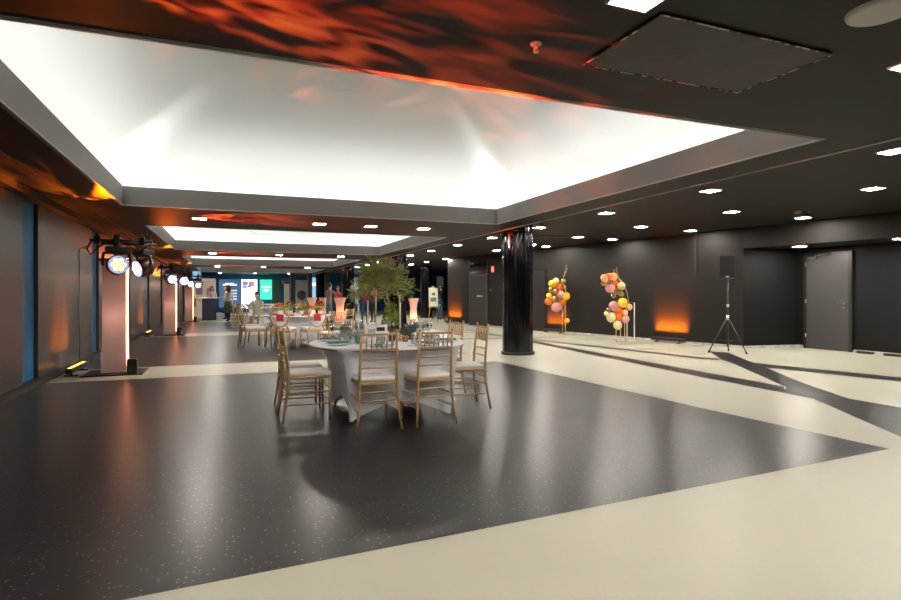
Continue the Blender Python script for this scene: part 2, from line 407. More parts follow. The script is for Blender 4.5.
# ------------------------------------------------------------------ ceiling fittings
def downlight_proto():
    t = thing('ceiling_downlight', 'x', 'ceiling light')
    h = .105; f = .012
    bm = new()
    for a in ((-h-f,h+f,-h-f,-h),(-h-f,h+f,h,h+f),(-h-f,-h,-h,h),(h,h+f,-h,h)): box(bm, *a, -.012, 0)
    obj('frame', bm, M['frame'], t)
    bm = new(); box(bm, -h, h, -h, h, -.006, -.001); obj('diffuser', bm, M['down'], t)
    return t
proto = downlight_proto(); first = True
def downlight(x, y, zc, label, group):
    global first
    if first:
        proto.location = (x,y,zc); proto['label'] = label; proto['group'] = group; first = False; return proto
    return dup(proto, (x,y,zc), 0, label, group)
for j,(x,nm) in enumerate(((-.3,'left'),(1.73,'middle'),(3.76,'right'))):
    downlight(x, 2.02, ZC, 'square lit downlight in the ceiling band nearest the camera, %s of three' % nm, 'downlights in the ceiling band before the first dome')
for k,bn in enumerate(('first','second','third','fourth')):
    for j,(x,nm) in enumerate(((-.47,'leftmost'),(1.62,'second from left'),(2.62,'third from left'),(3.72,'rightmost'))):
        if k and j == 2: continue
        downlight(x, 10.85+PER*k, ZC, 'square downlight under the %s beam between ceiling domes, %s' % (bn, nm), 'downlights under the beams between the domes')
for x,nm,ya in ((6.68,'row nearest the domes'),(8.68,'middle row'),) and ((6.68,'row nearest the domes',3.85),(8.75,'middle row',2.85)):
    i = 0; y = ya
    while y < 32:
        if not (x > 8 and y > 20 and y < 22.5): downlight(x, y, ZR, 'square downlight in the right aisle, %s in the %s' % (ORD[i] if i < 14 else 'farthest', nm), 'downlights of the right aisle, %s' % nm)
        i += 1; y += 2.47
for i,(x,y) in enumerate(((10.75,7.85),(10.4,10.45),(10.0,12.85),(9.5,15.6))):
    downlight(x, y, ZR, 'square downlight close to the black right wall, %s' % ORD[i], 'downlights along the right wall')
for i,(x,y) in enumerate(((11.75,8.66),(11.95,6.75))):
    downlight(x, y, 2.32, 'square downlight in the low niche ceiling, %s' % ('above the grey door' if i == 0 else 'right of the grey door'), 'downlights in the door niche')
# access hatch
t = thing('ceiling_hatch', 'large rectangular access hatch with chipped pale edges in the near ceiling', 'hatch', (0,0,0))
bm = new(); box(bm, 1.93, 3.14, 2.12, 2.75, ZC-.010, ZC-.001); obj('hatch_panel', bm, mat('hatch_brown', (.05,.038,.032), .5, vary=.2, scale=6), t)
bm = new()
o4 = [(1.922,2.112),(3.148,2.112),(3.148,2.758),(1.922,2.758)]; i4 = [(1.934,2.124),(3.136,2.124),(3.136,2.746),(1.934,2.746)]
vo = [bm.verts.new((*q,ZC-.0125)) for q in o4]; vi = [bm.verts.new((*q,ZC-.0125)) for q in i4]
for k in range(4): bm.faces.new((vo[k],vo[(k+1)%4],vi[(k+1)%4],vi[k]))
ex = bmesh.ops.extrude_face_region(bm, geom=bm.faces[:]); bmesh.ops.translate(bm, verts=[g for g in ex['geom'] if isinstance(g,bmesh.types.BMVert)], vec=(0,0,.002))
chip = mat('chipped_paint', (.35,.33,.3), .6); nt = chip.node_tree
tc = nt.nodes.new('ShaderNodeTexCoord'); nn_ = nt.nodes.new('ShaderNodeTexNoise'); nn_.inputs['Scale'].default_value = 16; nn_.inputs['Detail'].default_value = 5
rp = nt.nodes.new('ShaderNodeValToRGB'); rp.color_ramp.elements[0].position = .50; rp.color_ramp.elements[0].color = (.015,.012,.01,1); rp.color_ramp.elements[1].position = .56; rp.color_ramp.elements[1].color = (.55,.52,.48,1)
nt.links.new(tc.outputs['Object'], nn_.inputs['Vector']); nt.links.new(nn_.outputs[0], rp.inputs[0]); nt.links.new(rp.outputs[0], nt.nodes['Principled BSDF'].inputs['Base Color'])
obj('chipped_edge', bm, chip, t)
bm = new(); lathe(bm, [(.12,-.02),(.135,-.015),(.14,0)], 32, capt=False); lathe(bm, [(.0,-.022),(.118,-.021)], 32, capt=False, capb=False)
tag(obj('ceiling_speaker', bm, M['edge']), 'round pale ceiling speaker at the top right of the near ceiling', 'speaker', loc=(2.88,1.72,ZC))
def sprinkler(x,y,zc,label):
    t = thing('sprinkler', label, 'sprinkler', (x,y,zc))
    bm = new(); lathe(bm, [(.03,-.006),(.032,0)], 16, capt=False); obj('rosette', bm, M['edge'], t)
    bm = new(); tube(bm, [(0,0,0),(0,0,-.03)], .007); tube(bm, [(-.01,0,-.01),(-.012,0,-.035),(0,0,-.045)], .003, 5); tube(bm, [(.01,0,-.01),(.012,0,-.035),(0,0,-.045)], .003, 5); lathe(bm, [(.015,-.048),(.015,-.045)], 12); obj('head', bm, M['steel'], t)
sprinkler(1.54,2.63,ZC,'small sprinkler in the near ceiling left of the hatch')
t = thing('smoke_detector', 'white round smoke detector on the right aisle ceiling beside a downlight', 'detector', (9.83,7.28,ZR))
bm = new(); lathe(bm, [(.035,-.05),(.055,-.035),(.06,-.012),(.06,0)], 20, capt=False); obj('housing', bm, mat('detector', (.45,.25,.18), .5), t)
bm = new(); lathe(bm, [(.02,-.055),(.022,-.05)], 12); obj('sensor', bm, M['black'], t)
sprinkler(10.1,7.25,ZR,'small sprinkler right of the smoke detector on the aisle ceiling')

# ------------------------------------------------------------------ chairs
def chiavari():
    t = thing('chiavari_chair', 'x', 'chair')
    W, Dp = .175, .20                    # half widths; local +y = facing direction
    g = M['gold']
    def rear(s):
        bm = new(); x = s*W
        P = [(x+s*.035,-Dp-.055,0),(x+s*.018,-Dp-.03,.15),(x+s*.004,-Dp-.006,.32),(x,-Dp,.45),(x-s*.004,-Dp-.012,.62),(x-s*.008,-Dp-.045,.91)]
        tube(bm, P, [.011,.013,.014,.015,.013,.012], 8)
        for zz in (.30,.42,.58,.74): lathe(bm, [(.013,-.006),(.018,0),(.013,.006)], 8, (x-s*.003 if zz > .45 else x+s*.004,-Dp-(.0 if zz < .6 else .026),zz))
        lathe(bm, [(.012,0),(.016,.008),(.010,.018),(.004,.022)], 8, (x-s*.008,-Dp-.045,.905))
        return bm
    def front(s):
        bm = new(); x = s*(W+.01)
        tube(bm, [(x,Dp,0),(x,Dp,.44)], [.011,.014], 8)
        for zz in (.16,.28,.40): lathe(bm, [(.013,-.006),(.018,0),(.013,.006)], 8, (x,Dp,zz))
        return bm
    for s in (-1,1): obj('leg', rear(s), g, t); obj('leg', front(s), g, t)
    bm = new(); box(bm, -W-.015, W+.015, -Dp-.01, Dp+.015, .415, .442, bev=.006); obj('seat_frame', bm, g, t)
    bm = new(); box(bm, -W-.012, W+.012, -Dp+.005, Dp+.02, .443, .485, bev=.018); obj('seat_cushion', bm, M['cushion'], t, True)
    def yb(z_): return -Dp-.012*min(1,(z_-.45)/.17) - .033*max(0,(z_-.62)/.29)
    for zz,nm in ((.885,'top_rail'),(.745,'back_rail'),(.655,'back_rail'),(.575,'back_rail')):
        bm = new(); y = yb(zz); tube(bm, [(-W+.004,y,zz),(0,y-.008,zz),(W-.004,y,zz)], .0105 if nm == 'top_rail' else .009, 8); obj(nm, bm, g, t)
    for i in range(6):
        x = -W+.055+i*(2*W-.11)/5
        bm = new(); tube(bm, [(x,yb(.75)-.006,.748),(x,yb(.82)-.007,.815),(x,yb(.885)-.006,.882)], [.006,.0085,.006], 6); obj('spindle', bm, g, t)
    for zz in (.17,.29):
        for s in (-1,1):
            bm = new(); tube(bm, [(s*(W+.012),-Dp-.015 if zz < .2 else -Dp-.008,zz),(s*(W+.01),Dp,zz)], .008, 6); obj('stretcher', bm, g, t)
        bm = new(); tube(bm, [(-W-.01,Dp,zz+.03),(W+.01,Dp,zz+.03)], .008, 6); obj('stretcher', bm, g, t)
    bm = new(); tube(bm, [(-W-.008,-Dp-.01,.27),(W+.008,-Dp-.01,.27)], .008, 6); obj('stretcher', bm, g, t)
    bm = new(); tube(bm, [(-W-.008,-Dp-.006,.35),(W+.008,-Dp-.006,.35)], .008, 6); obj('stretcher', bm, g, t)
    return t
def louis():
    t = thing('oval_back_chair', 'x', 'chair'); g = M['gold']; W, Dp = .22, .22
    for s in (-1,1):
        bm = new(); tube(bm, [(s*(W-.02),Dp,0),(s*W,Dp,.40)], [.013,.024], 8); obj('leg', bm, g, t)
        bm = new(); tube(bm, [(s*(W-.02),-Dp-.06,0),(s*(W-.01),-Dp,.40),(s*.14,-Dp-.02,.54)], [.013,.024,.018], 8); obj('leg', bm, g, t)
    bm = new(); box(bm, -W-.02, W+.02, -Dp-.02, Dp+.02, .38, .43, bev=.01); obj('seat_frame', bm, g, t)
    bm = new(); box(bm, -W-.01, W+.01, -Dp, Dp+.01, .431, .495, bev=.025); obj('seat_cushion', bm, M['cushion'], t, True)
    bm = new(); pts = []
    for k in range(25):
        a = 2*PI*k/24; pts.append((.20*math.cos(a), -Dp-.05-.06*(math.sin(a)+1)/2, .74+.225*math.sin(a)))
    tube(bm, pts, .018, 8, cap=False); obj('back_frame', bm, g, t)
    return t
cp = chiavari()
T1 = (1.62, 5.92)
cp.location = (1.29, 5.25, 0); cp['label'] = 'gold chiavari chair at the front table seen from behind, left of the pair'
G1 = 'gold chiavari chairs around the front table'; cp['group'] = G1
for x,y,rz,lab in ((1.835,5.27,.08,'gold chiavari chair at the front table seen from behind, right of the pair'),
                   (.74,5.83,-PI/2+.03,'gold chiavari chair seen side on left of the front table, nearer one'),
                   (.74,6.42,-PI/2-.02,'gold chiavari chair seen side on left of the front table, mostly hidden one'),
                   (2.43,5.76,PI/2-.06,'gold chiavari chair at the right edge of the front table, white seat showing'),
                   (2.48,6.6,PI/2+.15,'gold chiavari chair on the right of the front table, farther one near the table edge')):
    dup(cp, (x,y,0), rz, lab, G1)
T2 = (1.62, 14.5); T3 = (1.6, 23.2); T4 = (1.6, 31.5)
def around(tc, deg, r=1.12):
    a = deg*PI/180; return (tc[0]+r*math.cos(a), tc[1]+r*math.sin(a), 0), a+PI/2
lp = louis()
G2 = 'gold oval-back chairs around the flower table'
l0, r0 = around(T2, -112); lp.location = l0; lp.rotation_euler = (0,0,r0)
lp['label'] = 'gold oval-back chair with red cloth in its back at the flower table, left one'; lp['group'] = G2
chairs2 = [lp]
for dg,lab in ((-78,'gold oval-back chair with red cloth in its back at the flower table, right one'),
               (197,'gold oval-back chair turned side on at the left of the flower table'),
               (152,'gold oval-back chair on the far left of the flower table'),
               (60,'gold oval-back chair on the far side of the flower table, right'),
               (105,'gold oval-back chair on the far side of the flower table, middle')):
    p, a = around(T2, dg); chairs2.append(dup(lp, p, a, lab, G2))
for i,c_ in enumerate(chairs2[:2]):
    bm = new(); n = 6
    box(bm, -.085, .085, -.295, -.28, .64, .80, bev=.006)
    tag(obj('napkin', bm, M['redcloth']), 'red folded cloth tied in the oval back of the %s flower-table chair' % ('left' if i == 0 else 'right'), 'napkin', 'red cloths on the chair backs', loc=c_.location, rz=c_.rotation_euler[2])
p, a = around(T2, -42, 1.22); dup(cp, (2.02,11.7,0), .25, 'gold chiavari chair standing alone before the flower table, right of the red-cloth chairs')
dup(cp, (2.55,13.55,0), PI/2-.75, 'gold chiavari chair tucked at the right of the flower table')
G3 = 'chairs around the third table'
dup(cp, (1.0,21.93,0), PI-.2, 'gold chiavari chair under the person in the sage green top', G3)
for dg,lab in ((188,'wooden-toned chiavari chair left of the third table, seen side on beyond the flower table'),(215,'chiavari chair at the near left of the third table'),(-60,'chiavari chair at the near right of the third table'),(150,'chiavari chair at the far left of the third table'),(20,'chiavari chair at the right of the third table')):
    p, a = around(T3, dg, 1.2); dup(cp, p, a, lab, G3)

# ------------------------------------------------------------------ round tables under stretch covers
def stretch_cover(R=.84, H=.74, rot=PI/4):
    bm = new(); seg = 96; nz = 16
    grid = []
    top = [bm.verts.new((R*.985*math.cos(2*PI*k/seg), R*.985*math.sin(2*PI*k/seg), H)) for k in range(seg)]
    grid.append(top)
    for j in range(nz+1):
        t_ = j/nz; ring = []
        for k in range(seg):
            a = 2*PI*k/seg; w_ = abs(math.sin(2*(a-rot)))       # 0 at a foot
            hem = .012+.17*w_**.8
            foot = .74; zz = (H-.012)*(1-t_)+hem*t_
            pinch = (1-w_)**.35 if w_ < 1 else 0
            rb = foot*(1-w_**.55)+.50*w_**.55
            # concave sag between the feet
            u = t_**(.55 if w_ > .3 else .8-.25*w_/.3)
            r = R*(1-u)+rb*u - .05*w_*math.sin(PI*t_)
            ring.append(bm.verts.new((r*math.cos(a), r*math.sin(a), zz)))
        grid.append(ring)
    for j in range(len(grid)-1):
        for k in range(seg):
            f = bm.faces.new((grid[j][k],grid[j][(k+1)%seg],grid[j+1][(k+1)%seg],grid[j+1][k])); f.smooth = j > 0
    bm.faces.new(top)
    return bm
def round_table(tc, lab, covlab, grp):
    t = thing('round_table', lab, 'table', (*tc,0), 0, 'round banquet tables')
    bm = new(); lathe(bm, [(.82,.705),(.825,.715),(.82,.732)], 48); obj('tabletop', bm, M['wood'], t)
    for k in range(4):
        a = PI/4+k*PI/2
        bm = new(); tube(bm, [(.45*math.cos(a),.45*math.sin(a),.715),(.69*math.cos(a),.69*math.sin(a),.0)], .014, 8); obj('leg', bm, M['steel'], t)
    o = obj('table_cover', stretch_cover(), M['cloth'])
    tag(o, covlab, 'tablecloth', 'white stretch covers of the round tables', loc=(*tc,0))
    return t
round_table(T1, 'round banquet table standing nearest the camera under its white stretch cover', 'white stretch cover over the round table nearest the camera, its points pulled to the feet', '')
round_table(T2, 'round banquet table carrying orange and red flowers, second from the camera', 'white stretch cover on the second round table, under the orange and red flowers', '')
round_table(T3, 'third round banquet table from the camera', 'white stretch cover on the third round table from the camera', '')
round_table(T4, 'farthest round banquet table, before the bright screens', 'white stretch cover on the farthest round table', '')

# ---- front table setting
TZ = .7405
def on1(dx, dy): return (T1[0]+dx, T1[1]+dy, TZ)
# tree centrepiece
ct = thing('tree_centrepiece', 'tall potted tree centrepiece with a wide feathery olive crown on the front table', 'plant', on1(.02,.02))
bm = new(); lathe(bm, [(.055,0),(.062,.01),(.085,.13),(.09,.14),(.078,.14),(.07,.125)], 24); obj('pot', bm, M['potbrown'], ct)
bm = new(); lathe(bm, [(.0,.125),(.072,.126)], 20, capb=False, capt=False); obj('soil', bm, M['soil'], ct)
bm = new()
tube(bm, [(0,0,.12),(.012,.0,.3),(-.012,.005,.45),(-.06,0,.64)], [.014,.012,.011,.010], 8)
random.seed(11)
for k in range(14):
    a = random.uniform(0,2*PI); e = random.uniform(.1,1.2); L = random.uniform(.15,.3)
    tube(bm, [(-.02,0,.56),(-.02+L*.6*math.cos(a)*math.cos(e),L*.6*math.sin(a)*math.cos(e),.56+L*.6*math.sin(e)),(-.02+L*math.cos(a)*math.cos(e),L*math.sin(a)*math.cos(e),.56+L*math.sin(e)*.9)], [.006,.004,.002], 5)
obj('trunk', bm, M['bark'], ct)
bm = new()
for k in range(150):
    a = random.uniform(0,2*PI); u = random.uniform(-.35,1); L = random.uniform(.20,.34)
    e = math.asin(max(-1,min(1,u)))
    dr = Vector((math.cos(a)*math.cos(e), math.sin(a)*math.cos(e), math.sin(e)*.85))
    st = Vector((-.07,0,.67)); cur = st + dr*.04
    for i in range(12):
        cur = cur + dr*(L/12); cur.z -= .0022*i*(1 if u < .5 else .5)
        for s in range(2):
            dd = dr*.8 + Vector((random.uniform(-1,1),random.uniform(-1,1),random.uniform(-.7,.9)))*.75
            leaf(bm, cur, dd, random.uniform(.045,.09), .011)
obj('crown', bm, M['leafA'], ct)
bm = new()
for k in range(420):
    h_ = random.random(); r = .075*(1-.55*h_)+.01; a = random.uniform(0,2*PI); rr = r*math.sqrt(random.random())
    leaf(bm, (.015+rr*math.cos(a), rr*math.sin(a), .17+.25*h_), (math.cos(a),math.sin(a),random.uniform(-.2,.8)), .035, .02)
obj('underplanting', bm, M['leafB'], ct)
# tall candles
def candle(loc, h, ch, lab):
    t = thing('taper_candle', lab, 'candle', loc, 0, 'tall taper candles on the front table')
    bm = new(); lathe(bm, [(.035,0),(.036,.006),(.008,.014),(.006,h-.02),(.014,h-.01),(.014,h)], 16); obj('candlestick', bm, M['brass'], t)
    bm = new(); lathe(bm, [(.010,h-.005),(.009,h+ch),(.003,h+ch+.006)], 12); obj('candle', bm, M['candle'], t)
    bm = new(); tube(bm, [(0,0,h+ch),(0,0,h+ch+.015)], .0015, 5); obj('wick', bm, M['ink'], t)
candle(on1(-.33,-.02), .14, .27, 'white taper candle left of the tree centrepiece, leftmost of the tall candles')
candle(on1(-.20,.10), .20, .24, 'white taper candle second from left, just left of the tree centrepiece')
candle(on1(-.10,.14), .30, .27, 'tallest white taper candle directly behind the menu frame')
candle(on1(.13,-.02), .16, .26, 'white taper candle right of the tree centrepiece')
candle(on1(.19,.20), .24, .26, 'white taper candle rightmost behind the centrepiece')
# framed menu
t = thing('menu_card', 'white framed card with dark lettering standing against the tree pot', 'card', on1(-.17,-.19), .22)
bm = new(); vs = box(bm, -.135, .135, -.006, .006, .0, .19); bmesh.ops.rotate(bm, verts=bm.verts[:], cent=(0,0,0), matrix=Matrix.Rotation(-.12,3,'X')); obj('card_panel', bm, M['white'], t)
bm = new(); vs = box(bm, .0, .095, -.009, -.006, .125, .165)
obj('card_print', bm, M['ink'], t).rotation_euler = (-.12,0,0)
bm = new(); box(bm, -.10, -.015, -.008, -.0062, .06, .15); obj('card_picture', bm, mat('card_grey', (.5,.5,.5), .6), t).rotation_euler = (-.12,0,0)
bm = new(); tube(bm, [(0,.03,.12),(0,.09,.003)], .004, 6); obj('card_strut', bm, M['white'], t)
# small potted plants
def small_pot(loc, lab, pm, lm, h, n):
    t = thing('potted_plant', lab, 'plant', loc)
    bm = new(); lathe(bm, [(.028,0),(.038,.055),(.041,.06),(.034,.06),(.03,.05)], 18); obj('pot', bm, pm, t)
    bm = new()
    for k in range(n):
        a = random.uniform(0,2*PI); e = random.uniform(.2,1.5); q = random.uniform(.02,h)
        leaf(bm, (random.uniform(-.01,.01)+.3*q*math.cos(a), random.uniform(-.01,.01)+.3*q*math.sin(a), .05+q*.6), (math.cos(a)*math.cos(e),math.sin(a)*math.cos(e),math.sin(e)), random.uniform(.04,.07), .022)
    obj('leaves', bm, lm, t)
small_pot(on1(.155,-.14), 'small succulent in a terracotta pot right of the tree centrepiece', M['terra'], M['leafC'], .09, 110)
small_pot(on1(.30,.12), 'leafy green pot plant among the glasses right of the centrepiece', M['potbrown'], M['leafC'], .16, 130)
small_pot(on1(-.42,.20), 'green pot plant left of the tall candles', M['cerami'], M['leafC'], .12, 120)
# votive
bm = new(); lathe(bm, [(.025,0),(.03,.002),(.032,.07),(.03,.07),(.028,.006),(0,.005)], 20, capt=False)
tag(obj('votive_holder', bm, mat('peach_glass', (.85,.62,.45), .2)), 'peach glass votive holder at the foot of the left candle', 'candle holder', loc=on1(-.30,-.16))
bm = new(); lathe(bm, [(.022,0),(.03,.03),(.024,.07),(.012,.09)], 20)
tag(obj('bud_vase', bm, M['teal']), 'small dark teal vase left of the peach votive', 'vase', loc=on1(-.37,-.15))
# place settings
nm8 = ['front side, left seat','front side, right seat','right side, nearer seat','right side, farther seat','far side, right seat','far side, left seat','left side, farther seat','left side, nearer seat']
def glass_mesh():
    bm = new(); lathe(bm, [(.036,0),(.034,.004),(.006,.010),(.004,.09),(.018,.105),(.042,.14),(.044,.17),(.034,.225),(.0325,.225),(.042,.17),(.040,.142),(.016,.108),(.001,.1)], 20, capb=True, capt=False)
    return bm
def bowl_mesh():
    bm = new(); lathe(bm, [(.03,0),(.035,.003),(.038,.09),(.036,.09),(.033,.008),(.001,.006)], 20, capt=False); return bm
gp = up_ = pp = npk = cut = None
for i in range(8):
    a = -112.5*PI/180 + i*PI/4
    px_, py_ = T1[0]+.63*math.cos(a), T1[1]+.63*math.sin(a); rz = a+PI/2
    if i == 0:
        bm = new(); lathe(bm, [(.08,0),(.13,.012),(.135,.016),(.13,.018),(.085,.006),(0,.006)], 32, capt=False)
        pp = tag(obj('dinner_plate', bm, M['cerami'], None, True), 'white dinner plate on the front table, '+nm8[i], 'plate', 'dinner plates on the front table', (px_,py_,TZ))
        bm = new(); box(bm, -.035, .035, -.11, .11, .0, .018, bev=.006)
        npk = tag(obj('napkin', bm, M['teal']), 'folded teal napkin on the plate at '+nm8[i], 'napkin', 'teal napkins on the front table', (px_,py_,TZ+.0185), rz)
        npk.location = (px_,py_,TZ+.019)
        gp = tag(obj('wine_glass', glass_mesh(), M['glass'], None, True), 'clear wine glass at the place setting on the '+nm8[i], 'glass', 'wine glasses on the front table', (T1[0]+.44*math.cos(a+.2),T1[1]+.44*math.sin(a+.2),TZ))
        up_ = tag(obj('tumbler', bowl_mesh(), M['glass'], None, True), 'clear water tumbler at the place setting on the '+nm8[i], 'glass', 'water tumblers on the front table', (T1[0]+.45*math.cos(a-.02),T1[1]+.45*math.sin(a-.02),TZ))
        bm = new(); box(bm, -.006, .006, -.09, .03, 0, .003)
        for q in (-.007,-.002,.003): box(bm, q, q+.002, .03, .085, 0, .003)
        cut = tag(obj('fork', bm, M['steel']), 'steel fork left of the plate at '+nm8[i], 'fork', 'forks on the front table', (px_+.17*math.cos(a-PI/2),py_+.17*math.sin(a-PI/2),TZ), rz)
    else:
        dup(pp, (px_,py_,TZ), rz, 'white dinner plate on the front table, '+nm8[i]); dup(npk, (px_,py_,TZ+.019), rz, 'folded teal napkin on the plate at '+nm8[i])
        dup(gp, (T1[0]+.44*math.cos(a+.2),T1[1]+.44*math.sin(a+.2),TZ), rz, 'clear wine glass at the place setting on the '+nm8[i])
        dup(up_, (T1[0]+.45*math.cos(a-.02),T1[1]+.45*math.sin(a-.02),TZ), rz, 'clear water tumbler at the place setting on the '+nm8[i])
        dup(cut, (px_+.17*math.cos(a-PI/2),py_+.17*math.sin(a-PI/2),TZ), rz, 'steel fork left of the plate at '+nm8[i])
# large glass bowls seen left and right of the centrepiece
bm = new(); lathe(bm, [(.05,0),(.05,.004),(.012,.012),(.012,.05),(.05,.065),(.10,.12),(.105,.16),(.085,.19),(.083,.19),(.102,.16),(.097,.122),(.045,.07),(.001,.06)], 28, capt=False)
bo = tag(obj('glass_bowl', bm, M['glass'], None, True), 'large footed glass bowl on the left of the front table', 'bowl', 'footed glass bowls on the front table', on1(-.52,.0))
dup(bo, on1(.42,.16), 0, 'large footed glass bowl right of the centrepiece on the front table')

# ---- flower table setting
def flowers(x, y, z0, lab, cols, n, R, h):
    t = thing('flower_arrangement', lab, 'flowers', (x,y,z0), 0, 'flower arrangements on the second table')
    bm = new(); lathe(bm, [(.05,0),(.06,.04),(.055,.1),(.05,.1),(.045,.02)], 16); obj('vase', bm, M['cerami'], t)
    bm = new()
    for k in range(n*5):
        a = random.uniform(0,2*PI); r = R*math.sqrt(random.random())
        leaf(bm, (r*.7*math.cos(a), r*.7*math.sin(a), .1+random.random()*h*.7), (math.cos(a),math.sin(a),.5), .08, .04)
    obj('foliage', bm, M['leafB'], t)
    for k in range(n):
        a = 2*PI*k/n*2.4; r = R*math.sqrt((k+.5)/n); zz = .12+h*(1-.5*(r/R)**2)+random.uniform(-.02,.02); rr = random.uniform(.03,.045)
        bm = new()
        for q in range(5):
            for s in range(7):
                b = 2*PI*s/7+q*.5; el = .2+q*.3
                d_ = Vector((math.cos(b)*math.cos(el), math.sin(b)*math.cos(el), math.sin(el)))
                leaf(bm, Vector((r*math.cos(a), r*math.sin(a), zz)), d_, rr*1.25, rr)
        obj('blossom', bm, cols[k % len(cols)], t)
fo = mat('orange_petal', (.75,.2,.02), .6); fr = mat('red_petal', (.5,.02,.015), .6); fw = mat('white_petal', (.8,.76,.68), .6); fy = mat('yellow_petal', (.7,.45,.05), .6)
random.seed(5)
flowers(T2[0]-.42, T2[1]+.1, TZ, 'orange flowers in a white vase at the left of the second table', [fo,fy,fo], 9, .14, .16)
flowers(T2[0]-.15, T2[1]+.2, TZ, 'red and white flowers in a white vase left of centre on the second table', [fr,fw,fr], 8, .11, .2)
flowers(T2[0]+.08, T2[1]-.1, TZ, 'small orange flower arrangement at the centre of the second table', [fo,fw,fy], 7, .1, .14)
flowers(T2[0]+.33, T2[1]+.05, TZ, 'wide low orange flower arrangement right of centre on the second table', [fo,fo,fr], 10, .15, .08)
flowers(T2[0]+.58, T2[1]+.1, TZ, 'dark red flower arrangement at the right edge of the second table', [fr,fo], 8, .12, .18)
rn = None
for i,dg in enumerate((-112,-78,197,152,60,105,-30,15)):
    a = dg*PI/180; p = (T2[0]+.62*math.cos(a), T2[1]+.62*math.sin(a), TZ)
    if rn is None:
        bm = new(); box(bm, -.07, .07, -.09, .09, .0, .03, bev=.01); rn = tag(obj('napkin', bm, M['redcloth']), 'red napkin at the front left seat of the flower table', 'napkin', 'red napkins on the flower table', p, a)
        bm = new(); lathe(bm, [(.03,0),(.006,.01),(.004,.09),(.04,.14),(.034,.2),(.032,.2),(.038,.14),(.002,.1)], 12, capt=False); wg = tag(obj('wine_glass', bm, M['glass'], None, True), 'wine glass at the front left seat of the flower table', 'glass', 'wine glasses on the flower table', (T2[0]+.7*math.cos(a+.3),T2[1]+.7*math.sin(a+.3),TZ))
    else:
        s_ = ['','front right','left, side-on chair','far left','far right','far middle','right, nearer','right, farther'][i]
        dup(rn, p, a, 'red napkin at the %s seat of the flower table' % s_); dup(wg, (T2[0]+.7*math.cos(a+.3),T2[1]+.7*math.sin(a+.3),TZ), 0, 'wine glass at the %s seat of the flower table' % s_)

# ------------------------------------------------------------------ light totems with hanging moving heads
def totem(y, i):
    lab = ['nearest light totem in a white stretch cover along the left wall','second light totem in a white cover along the left wall','third light totem in a white cover, farther down the left wall','farthest light totem in a white cover along the left wall'][i]
    t = thing('light_totem', lab, 'light stand', (-1.66,y,0), 0, 'light totems along the left wall')
    bm = new(); box(bm, -.42, .42, -.36, .36, 0, .02, bev=.005); obj('base_plate', bm, M['black'], t)
    bm = new(); h = 1.78; s0 = .175; s1 = .165
    vs = []
    for zz,s_ in ((.03,s0),(.6,.160),(1.3,.160),(h,s1)):
        vs.append([bm.verts.new((sx*s_,sy*s_,zz)) for sx,sy in ((-1,-1),(1,-1),(1,1),(-1,1))])
    for j in range(3):
        for k in range(4): bm.faces.new((vs[j][k],vs[j][(k+1)%4],vs[j+1][(k+1)%4],vs[j+1][k]))
    bm.faces.new(vs[-1]); obj('stretch_cover', bm, M['totem'], t)
    bm = new(); tube(bm, [(.185,-.15,.12),(.185,-.15,1.82)], .014, 8); obj('light_tube', bm, M['tube'], t)
    bm = new(); box(bm, -.22, .22, -.2, .2, h+.0, h+.03); tube(bm, [(0,0,h),(0,0,2.2)], .025, 8); tube(bm, [(-.3,-.28,2.08),(.55,-.28,2.08)], .024, 8); tube(bm, [(-.3,.26,2.08),(.55,.26,2.08)], .024, 8); tube(bm, [(0,-.3,2.08),(0,.3,2.08)], .024, 8); tube(bm, [(.4,.26,1.7),(.4,.26,2.35)], .012, 8); tube(bm, [(.46,.26,1.7),(.46,.26,2.3)], .012, 8)
    obj('top_bar', bm, M['black'], t)
    for q,(cx,cy_) in enumerate(((.06,-.28),(.36,.26),(.06,-.05),(-.2,-.28),(.4,-.28))):
        bm = new(); box(bm, cx-.045, cx+.045, cy_-.03, cy_+.03, 2.02, 2.15, bev=.012); tube(bm, [(cx,cy_,2.14),(cx,cy_,2.19)], .014, 8); obj('clamp', bm, M['black'], t)
    bm = new(); tube(bm, [(-.28,-.28,2.07),(-.34,-.26,1.95),(-.30,-.22,1.86),(-.2,-.22,1.98),(0,-.24,2.10),(.1,-.2,2.22),(.25,-.15,2.12),(.33,-.1,1.95),(.42,0,2.05),(.45,.2,2.1)], .014, 6); obj('cable', bm, M['ink'], t)
    # soft warm lamp inside the cover
    l = D.lights.new('totem_lamp', 'POINT'); l.energy = 1.3; l.color = (1,.55,.45); l.shadow_soft_size = .14
    lo = D.objects.new('totem_lamp', l); C.objects.link(lo); lo.parent = t; lo.location = (0,0,.9)
    bm = new(); box(bm, .20, .34, -.34, -.18, .02, .24, bev=.01); dm = tag(obj('power_box', bm, M['black']), 'small black power box with a red top on the base of the %s light totem' % ['nearest','second','third','fourth'][i], 'box', 'power boxes at the light totems', loc=(-1.66,y,0))
    bm = new(); box(bm, .205, .335, -.335, -.185, .24, .248); obj('red_cap', bm, M['redshell'], dm)
